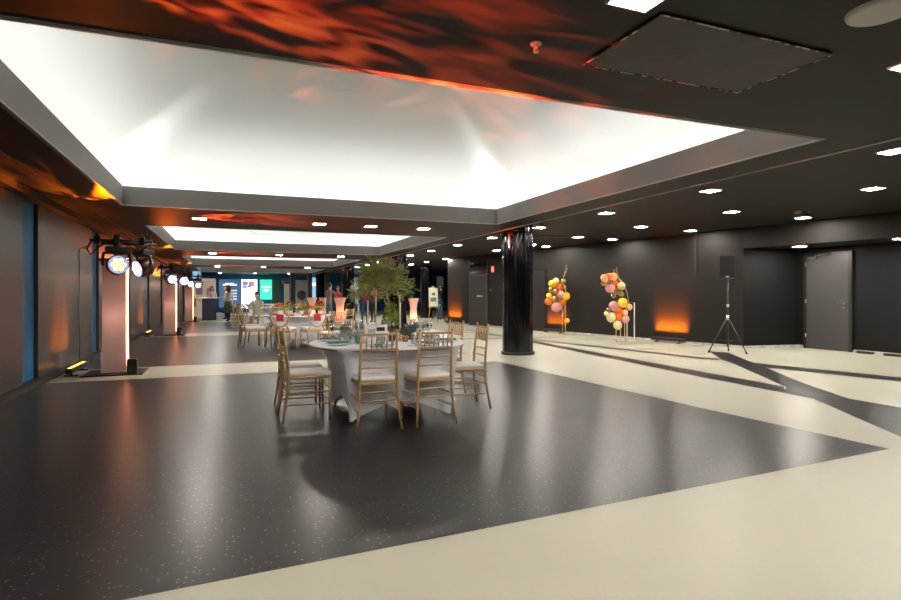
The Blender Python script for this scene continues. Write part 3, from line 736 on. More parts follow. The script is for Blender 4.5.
def moving_head(x, y, yaw, tilt, i, lab, bright):
    t = thing('moving_head_light', lab, 'stage light', (x,y,1.99), yaw, 'moving head lights on the totems')
    bm = new(); box(bm, -.15, .15, -.10, .10, -.09, .0, bev=.015); tube(bm, [(0,0,0),(0,0,.06)], .05, 10)
    obj('base', bm, M['black'], t)
    bm = new()
    tube(bm, [(-.17,0,-.09),(-.185,0,-.16),(-.185,0,-.30)], .022, 8); tube(bm, [(.17,0,-.09),(.185,0,-.16),(.185,0,-.30)], .022, 8); box(bm, -.19, .19, -.045, .045, -.115, -.09, bev=.008)
    obj('yoke', bm, M['black'], t)
    hd = obj('head', new(), M['black'], t)
    b_ = new(); lathe(b_, [(.09,.14),(.135,.10),(.15,.02),(.152,-.08),(.148,-.11),(.13,-.115)], 28, axis='y', mi=0); lathe(b_, [(.1525,-.02),(.155,-.04),(.1525,-.06)], 28, axis='y', capb=False, capt=False, mi=1); b_.to_mesh(hd.data); b_.free()
    hd.data.materials.append(M['redshell'])
    hd.location = (0,0,-.29); hd.rotation_euler = (tilt,0,0)
    bm = new(); lathe(bm, [(.138,-.118),(.0,-.120)], 28, axis='y', capb=False, capt=False); l_ = obj('lens', bm, M['lensring'], hd)
    bm = new()
    pts = [(0,0)]+[(.074*math.cos(k*PI/3),.074*math.sin(k*PI/3)) for k in range(6)]
    for (u,v) in pts: lathe(bm, [(.031,-.121),(.026,-.130),(0,-.134)], 14, (u,0,v), axis='y', capb=False, capt=False)
    obj('lamp_cells', bm, M['cellw'] if bright else M['cell'], hd)
    return t
for i in range(4): totem(10.25+PER*i, i)
HN = ['nearest','second','third','fourth']
for i in range(4):
    y = 10.25+PER*i
    moving_head(-1.60, y-.28, .33, -.05, i, 'moving head stage light with glowing round face, on the left of the %s totem' % HN[i], i > 0)
    moving_head(-1.30, y+.26, -.9 if i == 0 else .2, .25, i, 'moving head stage light turned aside, on the right of the %s totem' % HN[i], True)

# ------------------------------------------------------------------ LED floor bars washing the walls
def led_bar(loc, rz, lab, col, power, lensmat, tilt=0, spread=70, L=1.0):
    t = thing('led_bar', lab, 'floor light', loc, rz, 'led bars on the floor along the walls')
    bm = new(); box(bm, -L/2, L/2, -.045, .045, .05, .13, bev=.01); obj('housing', bm, M['black'], t)
    bm = new()
    for k in range(12):
        x = -L/2+.06+k*(L-.12)/11; lathe(bm, [(.026,.131),(.022,.136),(0,.137)], 10, (x,0,0), capb=False, capt=False)
    obj('lenses', bm, lensmat, t)
    for s in (-1,1):
        bm = new(); box(bm, s*L*.35-.02, s*L*.35+.02, -.09, .09, 0, .02); box(bm, s*L*.35-.012, s*L*.35+.012, -.02, .02, .02, .06); obj('foot', bm, M['black'], t)
    l = D.lights.new('bar_lamp', 'AREA'); l.shape = 'RECTANGLE'; l.size = L*.92; l.size_y = .04; l.energy = power; l.color = col; l.spread = spread*PI/180
    lo = D.objects.new('bar_lamp', l); C.objects.link(lo); lo.parent = t; lo.location = (0,0,.142); lo.rotation_euler = (PI+tilt,0,0)
    return t
OR = (1,.20,.0)
for y,lab,pw in ((11.45,'black led bar throwing orange light up the wall between the balloons and the tripod speaker',30),(15.75,'black led bar on the floor behind the left balloon stand, lighting the wall orange',16),(22.0,'black led bar at the far end of the right wall, orange glow above it',26)):
    led_bar((wx(y)-.14,y,0), WANG, lab, OR, pw*2.0, M['bardark'], tilt=.42, spread=50)
for y,lab,pw in ((10.9,'black led bar with glowing yellow top on the floor by the nearest totem',30),(19.6,'black led bar at the foot of the left wall by the second totem',34),(15.0,'black led bar at the left wall between the first and second totems',22),(28.5,'black led bar at the left wall by the third totem',36)):
    led_bar((XL+.22,y-.45,0), PI/2, lab, OR, pw*.5, M['barglow'], tilt=-.25, spread=70)

# ------------------------------------------------------------------ gobo and beam light as spots set near the moving heads (first one has no fixture)
def gobo(loc, target, power, size, c0, c1, scale, name):
    l = D.lights.new(name, 'SPOT'); l.energy = power; l.spot_size = size*PI/180; l.spot_blend = .35; l.shadow_soft_size = .02
    l.use_nodes = True; nt = l.node_tree; em = nt.nodes['Emission']
    tc = nt.nodes.new('ShaderNodeTexCoord'); n = nt.nodes.new('ShaderNodeTexNoise')
    n.inputs['Scale'].default_value = scale; n.inputs['Detail'].default_value = 3; n.inputs['Distortion'].default_value = 1.2
    cr = nt.nodes.new('ShaderNodeValToRGB'); cr.color_ramp.elements[0].position = .46; cr.color_ramp.elements[0].color = (0,0,0,1)
    cr.color_ramp.elements[1].position = .72; cr.color_ramp.elements[1].color = (*c1,1)
    e = cr.color_ramp.elements.new(.56); e.color = (*c0,1)
    nt.links.new(tc.outputs['Normal'], n.inputs['Vector']); nt.links.new(n.outputs[0], cr.inputs[0]); nt.links.new(cr.outputs[0], em.inputs['Color'])
    o = D.objects.new(name, l); C.objects.link(o); o.location = loc
    o.rotation_euler = (Vector(target)-Vector(loc)).to_track_quat('-Z','Y').to_euler()
R0, R1 = (.5,.03,.004), (1,.17,.03)
gobo((-1.75,2.2,1.75), (.15,2.62,2.6), 13000, 29, R0, R1, 17, 'gobo_lamp')  # added spot for an unseen stage light, no fixture modelled here
for k in range(3):
    gobo((-.98,10.5+PER*k,1.85), (.35,10.62+PER*k,2.6), 6500, 52, R0, R1, 9, 'gobo_lamp')
    gobo((-1.75,9.7+PER*k,2.1), (-1.7,8.5+PER*k,2.6), 260, 58, (.8,.12,.0), (1,.30,.02), 3, 'gobo_lamp')
gobo((-1.22,10.1,2.02), (3.2,6.5,3.6), 700, 60, (.5,.10,.05), (1,.35,.2), 10, 'gobo_lamp')

# ------------------------------------------------------------------ wall lamp with hanging cable
t = thing('wall_lamp', 'small gooseneck lamp with a black cable hanging down the left wall', 'lamp', (XL,11.45,0))
bm = new(); tube(bm, [(.01,.12,2.03),(.10,.10,2.10),(.20,-.05,2.10),(.20,-.22,2.05)], .008, 6); obj('arm', bm, M['brass'], t)
bm = new(); lathe(bm, [(.03,0),(.045,-.05)], 14, (.20,-.26,2.07), capb=True, capt=False); obj('shade', bm, M['brass'], t)
bm = new(); tube(bm, [(.012,.12,2.03),(.02,.14,1.6),(.02,.06,1.0),(.03,.10,.4),(.04,.02,.12)], .006, 6); obj('cable', bm, M['black'], t)

# ------------------------------------------------------------------ tripod speakers
def speaker_stand(x, y, h, rz, lab):
    t = thing('speaker_stand', lab, 'stand', (x,y,0), rz)
    bm = new(); tube(bm, [(0,0,.12),(0,0,h)], .017, 10); obj('pole', bm, M['black'], t)
    bm = new(); tube(bm, [(0,0,.70),(0,0,.80)], .03, 10); tube(bm, [(0,0,.98),(0,0,1.04)], .026, 10); obj('collar', bm, M['steel'], t)
    for k in range(3):
        a = 2*PI*k/3+.4; c_, s_ = math.cos(a), math.sin(a)
        bm = new(); tube(bm, [(.02*c_,.02*s_,.74),(.42*c_,.42*s_,.015)], .012, 8); lg = obj('leg', bm, M['black'], t)
        bm = new(); tube(bm, [(.40*c_,.40*s_,.04),(.43*c_,.43*s_,.0)], .018, 8); obj('rubber_foot', bm, M['ink'], lg)
        bm = new(); tube(bm, [(.0,.0,.25),(.27*c_,.27*s_,.28)], .008, 6); obj('brace', bm, M['black'], t)
def speaker(x, y, z0, rz, lab):
    t = thing('loudspeaker', lab, 'loudspeaker', (x,y,z0), rz)
    bm = new(); prism(bm, [(-.16,.14),(-.10,-.14),(.10,-.14),(.16,.14)], 0, .5); bmesh.ops.bevel(bm, geom=bm.edges[:], offset=.01, segments=2, affect='EDGES'); obj('cabinet', bm, M['black'], t)
    bm = new(); box(bm, -.145, .145, .141, .150, .03, .47, bev=.003); obj('grille', bm, M['blackcloth'], t)
    bm = new(); box(bm, -.03, .03, .150, .153, .02, .045); obj('badge', bm, M['edge'], t)
speaker_stand(10.02, 9.02, 1.6, .3, 'black tripod stand under the loudspeaker beside the door niche')
speaker(10.02, 9.02, 1.6, PI-.9, 'black loudspeaker on the tripod stand beside the door niche')
speaker_stand(9.05, 24.1, 1.57, .3, 'far black tripod stand behind the easel')
speaker(9.05, 24.1, 1.57, PI-.3, 'far black loudspeaker on a tripod above the easel')
for i,(y,l_) in enumerate(((7.75,.30),(7.1,.55))):
    bm = new(); box(bm, 12.45, 12.54, y-l_/2, y+l_/2, 0, .05, bev=.006); tag(obj('floor_box', bm, M['black']), 'low black cable box on the floor by the wall, %s' % ('nearer to the grey door' if i == 0 else 'farther right from the grey door'), 'box', 'black cable boxes by the door wall')

# ------------------------------------------------------------------ balloon stands
UX, UY = math.cos(TH), -math.sin(TH)         # direction across the hall for the stands
BC = {'orange':(.80,.15,.01),'yellow':(.88,.58,.02),'pink':(.70,.30,.30),'peach':(.85,.42,.20),'cream':(.75,.66,.35),'gold':(.48,.30,.11)}
BM = {k: mat('balloon_'+k, v, .18 if k != 'gold' else .15, metal=0 if k != 'gold' else .7, coat=.3) for k,v in BC.items()}
def balloon_proto():
    bm = new(); prof = []
    for k in range(15):
        a = PI*k/14; r = math.sin(a); zz = -math.cos(a)
        if zz < 0: zz *= 1.15; r *= (1-.10*(-zz)**2)
        prof.append((max(r,.0), zz))
    prof[0] = (.02,-1.17); prof[-1] = (.001,1.0)
    prof = [(.05,-1.27),(.018,-1.2)]+prof
    lathe(bm, prof, 18, capt=False); return bm
bmesh_b = {}
for k,m in BM.items():
    o = obj('balloon', balloon_proto(), m); bmesh_b[k] = o.data; D.objects.remove(o)
random.seed(21)
def balloons(base, px0, m, lst, which):
    cnt = {}
    for (px_, py_, r, col) in lst:
        u = (px_-px0)*m; zz = 1.25-(py_-294.5)*m; v = random.uniform(-.08,.08)
        o = D.objects.new('balloon', bmesh_b[col]); C.objects.link(o)
        o.location = (base[0]+UX*u-UY*v, base[1]+UY*u+UX*v, zz); s_ = r*m*.98; o.scale = (s_,s_,s_)
        o.rotation_euler = (random.uniform(-.9,.9), random.uniform(-.9,.9), random.uniform(0,6))
        hv = 'upper' if py_ < 290 else ('middle' if py_ < 305 else 'lower'); hh = 'left' if px_ < px0-5 else ('right' if px_ > px0+3 else 'centre')
        key = (hv,hh,col); n = cnt.get(key,0); cnt[key] = n+1
        size = 'small ' if r < 3.3 else ('large ' if r > 4.6 else '')
        tag(o, '%s%s balloon at the %s %s of the %s balloon stand%s' % (size, col, hv, hh, which, ['',', second such',', third such'][min(n,2)]), 'balloon', 'balloons of the %s stand' % which)
B2 = (9.62, 12.21); B1 = (9.72, 15.22)
balloons(B2, 617, .0266, [(604,278,4,'peach'),(608,277,4,'orange'),(613,277,4.5,'peach'),(604,282.5,3.5,'gold'),(609,281.5,3.5,'gold'),(614.5,283,4,'orange'),(610,288,5,'pink'),(620.5,286,4.2,'cream'),(616,291,3.5,'gold'),(620.5,293.5,3,'gold'),(614,295.5,2.6,'gold'),
  (614,306,5,'pink'),(622,302.5,5,'yellow'),(619,312,5,'orange'),(617.5,317.5,4.3,'orange'),(628,307,3.6,'peach'),(611,317,5,'cream'),(605.5,313.5,2.2,'cream'),(617,325,4.6,'cream'),(625,319,4.2,'pink'),(624,312.5,3.2,'peach'),(608,310.5,2.6,'gold')], 'right')
balloons(B1, 559, .0318, [(553,284,4,'yellow'),(560,287,4.5,'orange'),(565,281,3,'gold'),(557,281,3.3,'cream'),(551,289.5,3,'gold'),(555.5,291,3,'gold'),(566,288,2.4,'gold'),(561,294,4,'pink'),(550.5,296,3.3,'yellow'),(554.5,298.5,4,'gold'),(567,296,4,'yellow'),(549.5,301.5,4,'orange'),(561,299.5,3,'gold'),(564,302.5,3,'orange'),(557,307,5.4,'pink'),(567.5,320.5,2.5,'yellow')], 'left')
def P2(base,px0,m,px_,py_,v=0): 
    u = (px_-px0)*m; return (base[0]+UX*u-UY*v, base[1]+UY*u+UX*v, 1.25-(py_-294.5)*m)
def ball_stand(base, px0, m, posts, hoop, fr, lab, rectm):
    t = thing('balloon_stand', lab, 'stand', (base[0],base[1],0))
    inv = Matrix.Translation((-base[0],-base[1],0))
    def add(nm, bm, mt):
        bmesh.ops.translate(bm, verts=bm.verts[:], vec=(-base[0],-base[1],0)); return obj(nm, bm, mt, t)
    for (xa, ztop, v) in posts:
        q = P2(base,px0,m,xa,300,v); bm = new(); tube(bm, [(q[0],q[1],.01),(q[0],q[1],ztop)], .011, 8); add('post', bm, M['brass'])
    bm = new(); tube(bm, [P2(base,px0,m,a,b) for a,b in hoop], .010, 8); add('hoop', bm, M['brass'])
    xs = [p_[0] for p_ in posts]
    a = P2(base,px0,m,min(xs),300,-.15); b = P2(base,px0,m,max(xs),300,.15)
    bm = new(); tube(bm, [(P2(base,px0,m,min(xs),300)[0],P2(base,px0,m,min(xs),300)[1],.012),(P2(base,px0,m,max(xs),300)[0],P2(base,px0,m,max(xs),300)[1],.012)], .012, 8); add('foot_rail', bm, M['brass'])
    bm = new()
    for (xa,ya,xb,yb_) in fr:
        p0 = Vector(P2(base,px0,m,xa,ya)); p1 = Vector(P2(base,px0,m,xb,yb_)); dr = (p1-p0)
        tube(bm, [p0,(p0+p1)/2,p1], [.006,.005,.002], 5)
        for k in range(40):
            f_ = .3+.7*k/40; leaf(bm, p0+dr*f_, dr.normalized()+Vector((random.uniform(-.5,.5),random.uniform(-.5,.5),random.uniform(-.1,.3))), .08, .012)
    add('dried_frond', bm, mat('dried_frond', (.30,.20,.07), .7))
    if rectm:
        a = P2(base,px0,m,627,300); b = P2(base,px0,m,634.3,300)
        bm = new(); tube(bm, [(a[0],a[1],.0),(a[0],a[1],1.03),(b[0],b[1],1.03),(b[0],b[1],.0)], .014, 8); tube(bm, [(a[0],a[1],.012),(b[0],b[1],.012)], .012, 8); add('white_frame', bm, M['white'])
ball_stand(B2, 617, .0266, [(616,.85,0),(621,.85,.05),(624,.85,-.05)], [(624,320),(629,305),(627,292),(622,282),(615,274),(606,278),(602,284)], [(620,284,616,269),(622,287,614,271)], 'gold balloon stand with white frame at its right, before the black wall', True)
ball_stand(B1, 559, .0318, [(563,.9,0),(566.5,.9,.05)], [(563,318),(567,300),(566,286),(560,281),(552,288)], [(563,282,567,266),(562,283,568,269)], 'gold balloon stand before the orange wall glow nearer the dark doorway', False)

# ------------------------------------------------------------------ cocktail tables, bar, easel, screens
CKG = 'lit cocktail tables in stretch covers'
def cocktail(x, y, lab, power=14, r=.27):
    t = thing('cocktail_table', lab, 'table', (x,y,0), 0, CKG)
    bm = new(); lathe(bm, [(r,1.08),(r,1.10)], 28); obj('tabletop', bm, M['white'], t)
    bm = new(); lathe(bm, [(r*.95,.01),(r*.72,.28),(r*.60,.55),(r*.70,.85),(r*1.02,1.075),(r*1.03,1.105),(0,1.106)], 28, capb=False, capt=False); obj('stretch_cover', bm, M['cock'], t)
    l = D.lights.new('table_lamp', 'POINT'); l.energy = power; l.color = (1,.30,.10); l.shadow_soft_size = .06
    lo = D.objects.new('table_lamp', l); C.objects.link(lo); lo.parent = t; lo.location = (0,0,.45)
cocktail(6.65, 20.6, 'orange-lit cocktail table right of the tree centrepiece, before the blue column', 3.5, .2)
cocktail(4.71, 25.4, 'orange-lit cocktail table with people leaning on it, right of the pair', 5, .27)
cocktail(4.05, 25.9, 'pale pink cocktail table left of the man in the taupe jacket', 2, .2)
cocktail(3.62, 26.5, 'orange-lit cocktail table farthest left, behind the flower table', 5, .22)
t = thing('bar_table', 'high bar table with a dark skirt and pale top at the left rear', 'table', (-.85,29.9,0), 0)
bm = new(); box(bm, -.45, .45, -.3, .3, 1.06, 1.1, bev=.005); obj('tabletop', bm, M['cushion'], t)
bm = new(); prism(bm, [(-.32,-.25),(.32,-.25),(.32,.25),(-.32,.25)], 0, 1.06); obj('table_skirt', bm, mat('navy_cloth', (.012,.018,.04), .8), t)
t = thing('easel', 'wooden easel holding a pale picture board near the far end of the right wall', 'easel', (8.55,23.6,0), .1)
for nm,P_ in (('leg',[(-.25,0,0),(-.03,.06,1.65)]),('leg',[(.25,0,0),(.03,.06,1.65)]),('leg',[(0,.5,0),(0,.08,1.6)])):
    bm = new(); tube(bm, P_, .016, 6); obj(nm, bm, M['wood'], t)
bm = new(); box(bm, -.26, .26, -.03, .03, .68, .71); obj('shelf', bm, M['wood'], t)
pc = thing('picture_board', 'pale poster board standing on the wooden easel', 'poster', (8.55,23.6,.712), .1)
bm = new(); box(bm, -.22, .22, -.022, .0, 0, .84); bmesh.ops.rotate(bm, verts=bm.verts[:], cent=(0,0,0), matrix=Matrix.Rotation(-.04,3,'X')); obj('board', bm, mat('pale_board', (.62,.66,.55), .6), pc)
bm = new(); box(bm, -.14, .14, -.028, -.0225, .22, .40); box(bm, -.08, .1, -.028, -.0225, .5, .62); o_ = obj('board_print', bm, mat('green_print', (.12,.18,.12), .7), pc); o_.rotation_euler = (-.04,0,0)

def screen(x0, x1, z0, z1, y, lab, col, es, cat='screen', marks=()):
    t = thing('display_screen', lab, cat, ((x0+x1)/2, y, z0))
    w_ = (x1-x0)/2; h_ = z1-z0
    bm = new(); box(bm, -w_, w_, 0, .06, 0, h_); obj('panel', bm, mat('screen_'+lab[:12], tuple(c*.6 for c in col), .4, emit=col, es=es), t)
    for (a,b,c_,d_,mc,me_,nm) in marks:
        bm = new(); box(bm, -w_+a*2*w_, -w_+b*2*w_, -.01, 0, c_*h_, d_*h_); obj(nm, bm, mat('mark', tuple(q*.6 for q in mc), .5, emit=mc, es=me_), t)
    bm = new(); box(bm, -w_*.6, -w_*.5, .0, .05, -z0+.0, 0); box(bm, w_*.5, w_*.6, .0, .05, -z0, 0); obj('stand', bm, M['black'], t)
W1 = (.9,.92,1)
screen(-.56, .76, .35, 2.28, 40.6, 'tall slate blue display board with white lettering at the far end', (.03,.085,.16), .9, marks=[(.18,.85,.78,.83,W1,.8,'lettering'),(.3,.7,.83,.87,W1,.7,'lettering'),(.5,.85,.58,.63,W1,.35,'text_lines'),(.5,.85,.48,.53,W1,.35,'text_lines'),(.5,.85,.38,.43,W1,.35,'text_lines'),(.5,.85,.28,.33,W1,.35,'text_lines')])
screen(.84, 1.87, .3, 2.28, 40.6, 'bright white display screen with pink and blue picture on top at the far end', (.85,.93,1), 1.0, marks=[(.08,.4,.80,.93,(.15,.3,.5),.6,'picture'),(.08,.35,.70,.79,(.9,.1,.55),.8,'picture'),(.45,.8,.76,.92,(.45,.25,.2),.6,'picture'),(.4,.6,.72,.78,(.05,.2,.4),.6,'picture'),(0,.06,0,1,W1,1.2,'edge_light')])
screen(2.04, 2.83, .9, 2.28, 40.6, 'bright turquoise green display screen with white lettering at the far end', (.03,.62,.38), 1.0, marks=[(.12,.88,.60,.67,W1,1,'lettering'),(.3,.7,.40,.52,W1,1,'lettering')])
bm = new(); box(bm, -.27, .27, 0, .05, 0, 2.3); tag(obj('panel', bm, mat('dark_green', (.008,.05,.035), .5)), 'dark green exhibition panel right of the turquoise screen', 'panel', loc=(3.15,40.9,0))
bm = new(); box(bm, -.38, .38, 0, .06, 0, 2.2); pn = tag(obj('photo_panel', bm, mat('pale_photo', (.45,.47,.47), .6)), 'pale panel with a dark plant photograph at the far end behind the flower table', 'panel', loc=(4.5,37.8,0))
bm = new(); lathe(bm, [(.0,0),(.30,0),(.30,-.02)], 24, (0,-.005,1.2), axis='y', capb=False, capt=False); obj('photo_print', bm, mat('plant_photo', (.10,.09,.11), .7, vary=.9, scale=5), pn)
# far windows with daylight
for i,(x,wd,lab) in enumerate(((5.94,.62,''),(8.6,1.0,''))):
    bm = new(); box(bm, x-wd/2, x+wd/2, Y1-.04, Y1-.01, .6, 2.5); wo = struct('window_%d' % (i+1), bm, mat('window_day', (.2,.35,.5), .3, emit=(.25,.42,.6), es=.8))
    bm = new(); box(bm, x-wd/2-.04, x-wd/2, Y1-.06, Y1, .56, 2.54); box(bm, x+wd/2, x+wd/2+.04, Y1-.06, Y1, .56, 2.54); box(bm, x-wd/2, x+wd/2, Y1-.06, Y1-.0, 1.9, 2.1); obj('window_frame', bm, mat('bright_bar', (.9,.9,.9), .4, emit=(.9,.97,1), es=.9), wo)
for i,x in enumerate((3.78,4.85,5.9)):
    bm = new(); box(bm, -.13, .13, -.13, .13, 0, ZC-.001); tag(obj('slim_post', bm, M['black']), 'slim dark square post at the far end, %s of three' % ['leftmost','middle','rightmost'][i], 'post', 'slim dark posts at the far end', loc=(x,36.5,0))
tt = thing('display_totem', 'pale slim display pillar at the far end behind the flower table', 'pillar', (3.38,36.0,0))
bm = new(); box(bm, -.15, .15, -.15, .15, 0, 1.9, bev=.01); obj('pillar_body', bm, mat('cream_cover', (.6,.55,.45), .7), tt)
bm = new(); box(bm, -.25, .2, -.15, .15, 1.9, 2.15, bev=.03); obj('pillar_head', bm, M['redshell'], tt)
# stall at left rear
st = thing('stall_backdrop', 'cream stall backdrop with brown pictures behind the high bar table', 'backdrop', (-1.55,32.3,0))
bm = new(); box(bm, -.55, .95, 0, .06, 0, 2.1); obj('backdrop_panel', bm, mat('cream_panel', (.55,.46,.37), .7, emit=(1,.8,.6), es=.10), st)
for k,(a,b,c_,d_,cc) in enumerate(((-.45,-.1,1.3,1.7,(.2,.25,.4)),(0,.3,1.25,1.75,(.35,.2,.25)),(-.4,.0,.6,1.0,(.4,.15,.05)),(.5,.8,1.2,1.6,(.4,.25,.2)))):
    bm = new(); box(bm, a, b, -.012, 0, c_, d_); obj('picture', bm, mat('stall_pic', cc, .6), st)
tv = thing('hanging_monitor', 'pale blue monitor hanging from the ceiling at the left rear', 'monitor', (-1.45,30.6,2.02))
bm = new(); box(bm, -.22, .22, 0, .05, 0, .42, bev=.005); obj('monitor_case', bm, M['black'], tv)
bm = new(); box(bm, -.19, .19, -.004, -.0005, .03, .39); obj('monitor_screen', bm, mat('monitor', (.15,.3,.4), .3, emit=(.2,.42,.6), es=.7), tv)
bm = new(); tube(bm, [(0,.03,.42),(0,.03,.58)], .015, 8); obj('monitor_bracket', bm, M['black'], tv)

# ------------------------------------------------------------------ people
SKIN = mat('skin', (.50,.30,.21), .5); HAIRD = mat('dark_hair', (.02,.014,.01), .6); HAIRB = mat('brown_hair', (.12,.06,.03), .6); HAIRG = mat('grey_hair', (.3,.29,.28), .6)
def cl(n, c): return mat('cloth_'+n, c, .8)
def person(x, y, rz, lab, h=1.7, top=None, bottom=None, shoe=None, hair=HAIRD, arms=((0,0),(0,0)), stride=.0, seated=False, lean=0, female=False, skirt=None, longhair=False):
    t = thing('person', lab, 'person', (x,y,0), rz); k = h/1.75
    V = []; Ed = []; R = []
    def add(p, r, par=None):
        V.append(Vector(p)*k); R.append((r[0]*k,r[1]*k) if isinstance(r,tuple) else (r*k,r*k))
        if par is not None: Ed.append((par,len(V)-1))
        return len(V)-1
    hz = .93; dz = 0
    if seated: dz = -.43
    sw = .165 if female else .19
    pel = add((0,0,hz+dz), (.145,.105))
    wst = add((0,lean*.3,1.12+dz), (.115 if female else .135,.09), pel)
    ch = add((0,lean*.7,1.32+dz), (.15 if female else .165,.11), wst)
    nb = add((0,lean*.95,1.46+dz), (.07,.06), ch)
    nk = add((0,lean*1.05+.01,1.51+dz), .05, nb)
    jaw = add((0,lean*1.1+.03,1.57+dz), (.062,.062), nk)
    hd = add((0,lean*1.15+.02,1.65+dz), (.076,.092), jaw)
    cr = add((0,lean*1.15+.005,1.715+dz), (.06,.07), hd)
    add((0,lean*1.15+.125,1.625+dz), .010, hd)
    for s in (-1,1): add((s*.083,lean*1.15+.01,1.63+dz), .012, hd)
    for i,s in enumerate((-1,1)):
        fwd, bend = arms[i]
        sh = add((s*sw,lean*.9,1.415+dz), .052, ch)
        ea = fwd; el = add((s*(sw+.05),lean*.9+.28*math.sin(ea),1.415+dz-.28*math.cos(ea)), .04, sh)
        wa = fwd+bend; e_ = V[el]/k
        wr = add((s*(sw+.045)-s*.03*math.sin(bend), e_.y+.25*math.sin(wa), e_.z-.25*math.cos(wa)), .027, el)
        w_ = V[wr]/k; dr = Vector((0,math.sin(wa),-math.cos(wa)))
        pm = add(w_+dr*.07, (.036,.018), wr); pp_ = V[pm]/k
        for q,(o_,L) in enumerate(((-.027,.065),(-.009,.075),(.009,.07),(.026,.055))):
            off = Vector((0,math.cos(wa),math.sin(wa)))*o_
            a1 = add(pp_+off+dr*.04, .009, pm); add(pp_+off+dr*(.04+L*.6)+Vector((-s*.015,0,0)), .007, a1)
        add(w_+dr*.06+Vector((-s*.01,math.cos(wa)*.045,math.sin(wa)*.045)), .009, wr)
    for s in (-1,1):
        hp = add((s*.085,0,hz-.06+dz), .088, pel)
        if seated:
            kn = add((s*.11,.42,hz-.07+dz), .062, hp); an = add((s*.11,.42,.09), .04, kn); add((s*.11,.56,.035), .035, an)
        else:
            st_ = s*stride
            kn = add((s*.095,.03+st_*.5,.50), .060, hp); an = add((s*.095,-.01+st_,.09), .038, kn); add((s*.105,.13+st_,.035), .034, an)
    me = D.meshes.new('body'); me.from_pydata(V, Ed, [])
    o = D.objects.new('body', me); C.objects.link(o)
    md = o.modifiers.new('skin','SKIN'); md.use_smooth_shade = True
    for i,sv in enumerate(me.skin_vertices[0].data): sv.radius = R[i]; sv.use_root = (i == 0)
    ms = o.modifiers.new('sub','SUBSURF'); ms.levels = 1; ms.render_levels = 1
    dg = bpy.context.evaluated_depsgraph_get(); dg.update()
    m2 = D.meshes.new_from_object(o.evaluated_get(dg)); D.objects.remove(o)
    m2.materials.clear()
    for m_ in (SKIN, top, bottom, shoe): m2.materials.append(m_)
    for p in m2.polygons:
        c_ = p.center/k; z_ = c_.z
        p.use_smooth = True
        if z_ > 1.475+dz and abs(c_.x) < .12: p.material_index = 0
        elif z_ < .085: p.material_index = 3
        elif z_ > .93+dz:
            p.material_index = 1
        else: p.material_index = 2
    # hands back to skin
    hands = []
    for i,s in enumerate((-1,1)):
        fwd, bend = arms[i]; wa = fwd+bend
        e = Vector((s*(sw+.05),lean*.9+.28*math.sin(fwd),1.415+dz-.28*math.cos(fwd)))
        w_ = Vector((s*(sw+.045),e.y+.25*math.sin(wa),e.z-.25*math.cos(wa))); hands.append((e, w_+Vector((0,math.sin(wa),-math.cos(wa)))*.08))
    for p in m2.polygons:
        c_ = p.center/k
        for e,q in hands:
            if (c_-q).length < .105: p.material_index = 0
            elif p.material_index == 2 and (c_-(e+q)/2).length < .15 and abs(c_.x) > sw: p.material_index = 1
    b = D.objects.new('body', m2); C.objects.link(b); b.parent = t
    bm = new(); bmesh.ops.create_uvsphere(bm, u_segments=16, v_segments=10, radius=1)
    cy = lean*1.15
    for v in bm.verts:
        v.co = Vector((v.co.x*.095, v.co.y*.108+cy-.012, v.co.z*.10+1.69+dz))
    dl = [v for v in bm.verts if (v.co.z < 1.665+dz and v.co.y > cy-.015) or v.co.z < 1.60+dz]
    bmesh.ops.delete(bm, geom=dl, context='VERTS')
    if longhair:
        for j in range(7):
            a = PI+ (j/6)*PI; tube(bm, [(.085*math.cos(a),cy+.09*math.sin(a),1.68+dz),(.085*math.cos(a),cy+.095*math.sin(a),1.55+dz),(.06*math.cos(a),cy-.02+.09*math.sin(a),1.42+dz)], [.03,.03,.012], 6)
    for v in bm.verts: v.co *= k
    obj('hair', bm, hair, t, True)
    if skirt:
        bm = new(); lathe(bm, [(.13*k,1.0*k),(.19*k,.85*k),(.27*k,.5*k),(.29*k,.42*k)], 24, capt=False, capb=False); obj('skirt', bm, skirt, t)
    return t
JEAN = cl('jeans', (.03,.06,.12)); BLK = cl('black', (.01,.01,.012)); WHT = cl('white', (.7,.68,.65)); SHO = cl('shoe', (.02,.02,.02))
person(.02, 27.8, .5, 'person in a white top, dark patterned skirt and black boots at the left rear', 1.66, WHT, BLK, BLK, HAIRB, arms=((.2,.9),(-.15,.4)), stride=.12, female=True, skirt=mat('patterned_skirt', (.09,.085,.06), .8, vary=.8, scale=12), longhair=True)
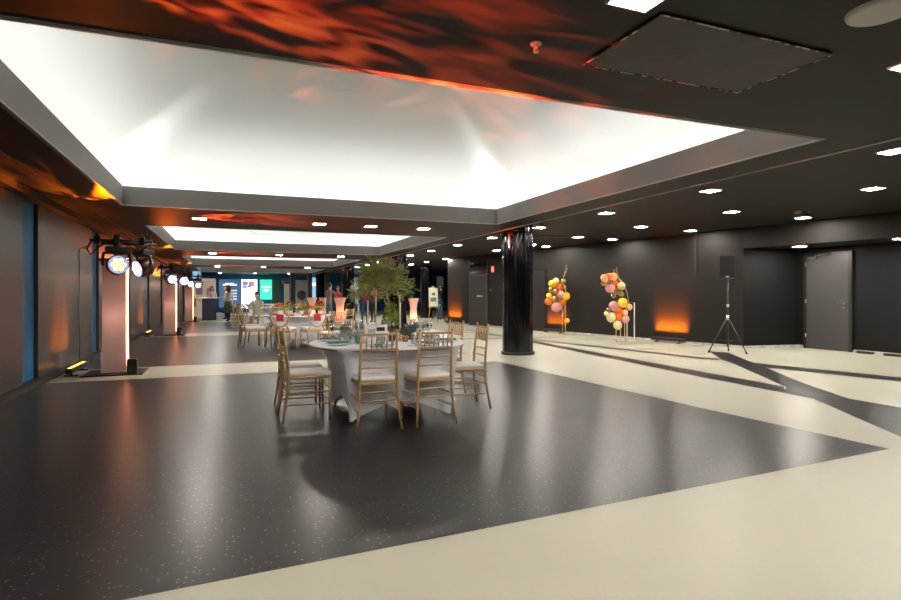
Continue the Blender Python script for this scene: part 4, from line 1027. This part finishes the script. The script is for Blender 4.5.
person(-.08, 30.2, PI/2+.3, 'person in a yellow top and black trousers right of the high bar table', 1.68, cl('yellow', (.62,.48,.18)), BLK, SHO, HAIRD, arms=((.5,1.0),(.4,1.0)))
person(-.75, 31.0, PI, 'person in a pale pink top standing behind the high bar table', 1.66, cl('pinkpale', (.62,.45,.45)), BLK, SHO, HAIRB, female=True, longhair=True, arms=((.3,1.1),(.3,1.1)))
person(-1.62, 30.1, -PI/2+.3, 'person in a beige coat with dark hair left of the high bar table', 1.7, cl('beige', (.5,.38,.27)), cl('brown', (.15,.06,.03)), SHO, HAIRD, arms=((.3,.9),(.2,.8)))
person(1.0, 21.9, PI-.2, 'person in a sage green top with dark hair sitting beyond the flower table', 1.75, cl('sage', (.36,.36,.27)), cl('khaki', (.25,.2,.13)), SHO, HAIRD, seated=True, arms=((.6,.9),(.6,.9)))
person(4.12, 24.85, -.7, 'person in a taupe jacket and grey-blue trousers leaning on a lit cocktail table', 1.72, cl('taupe', (.26,.21,.16)), cl('greyblue', (.14,.20,.28)), SHO, HAIRD, arms=((.6,.8),(.5,.9)), lean=.08)
person(4.75, 26.2, PI+.3, 'person in a red top behind the cocktail table beside the taupe jacket', 1.62, cl('red', (.55,.04,.04)), JEAN, SHO, HAIRB, arms=((.4,1.2),(.4,1.2)), female=True)
person(5.42, 26.1, PI-.3, 'person in a dark top with grey hair behind the right cocktail table', 1.66, BLK, BLK, SHO, HAIRG, arms=((.4,1.2),(.4,1.2)))
person(5.3, 23.05, -.2, 'person in a dark red sweater and blue jeans seen from behind under the tree crown', 1.76, cl('rust', (.26,.045,.025)), JEAN, SHO, HAIRD, arms=((.3,1.0),(.3,1.0)))
person(6.0, 24.3, .4, 'person in a maroon and black top partly hidden by the tree centrepiece', 1.66, cl('maroon', (.12,.02,.025)), BLK, SHO, HAIRD, arms=((.3,.9),(.1,.2)), female=True)
person(9.75, 25.8, .6, 'person in a black top and blue jeans standing behind the far tripod speaker', 1.7, BLK, cl('bluejeans', (.05,.14,.22)), SHO, HAIRD, arms=((.1,.5),(.1,.2)))
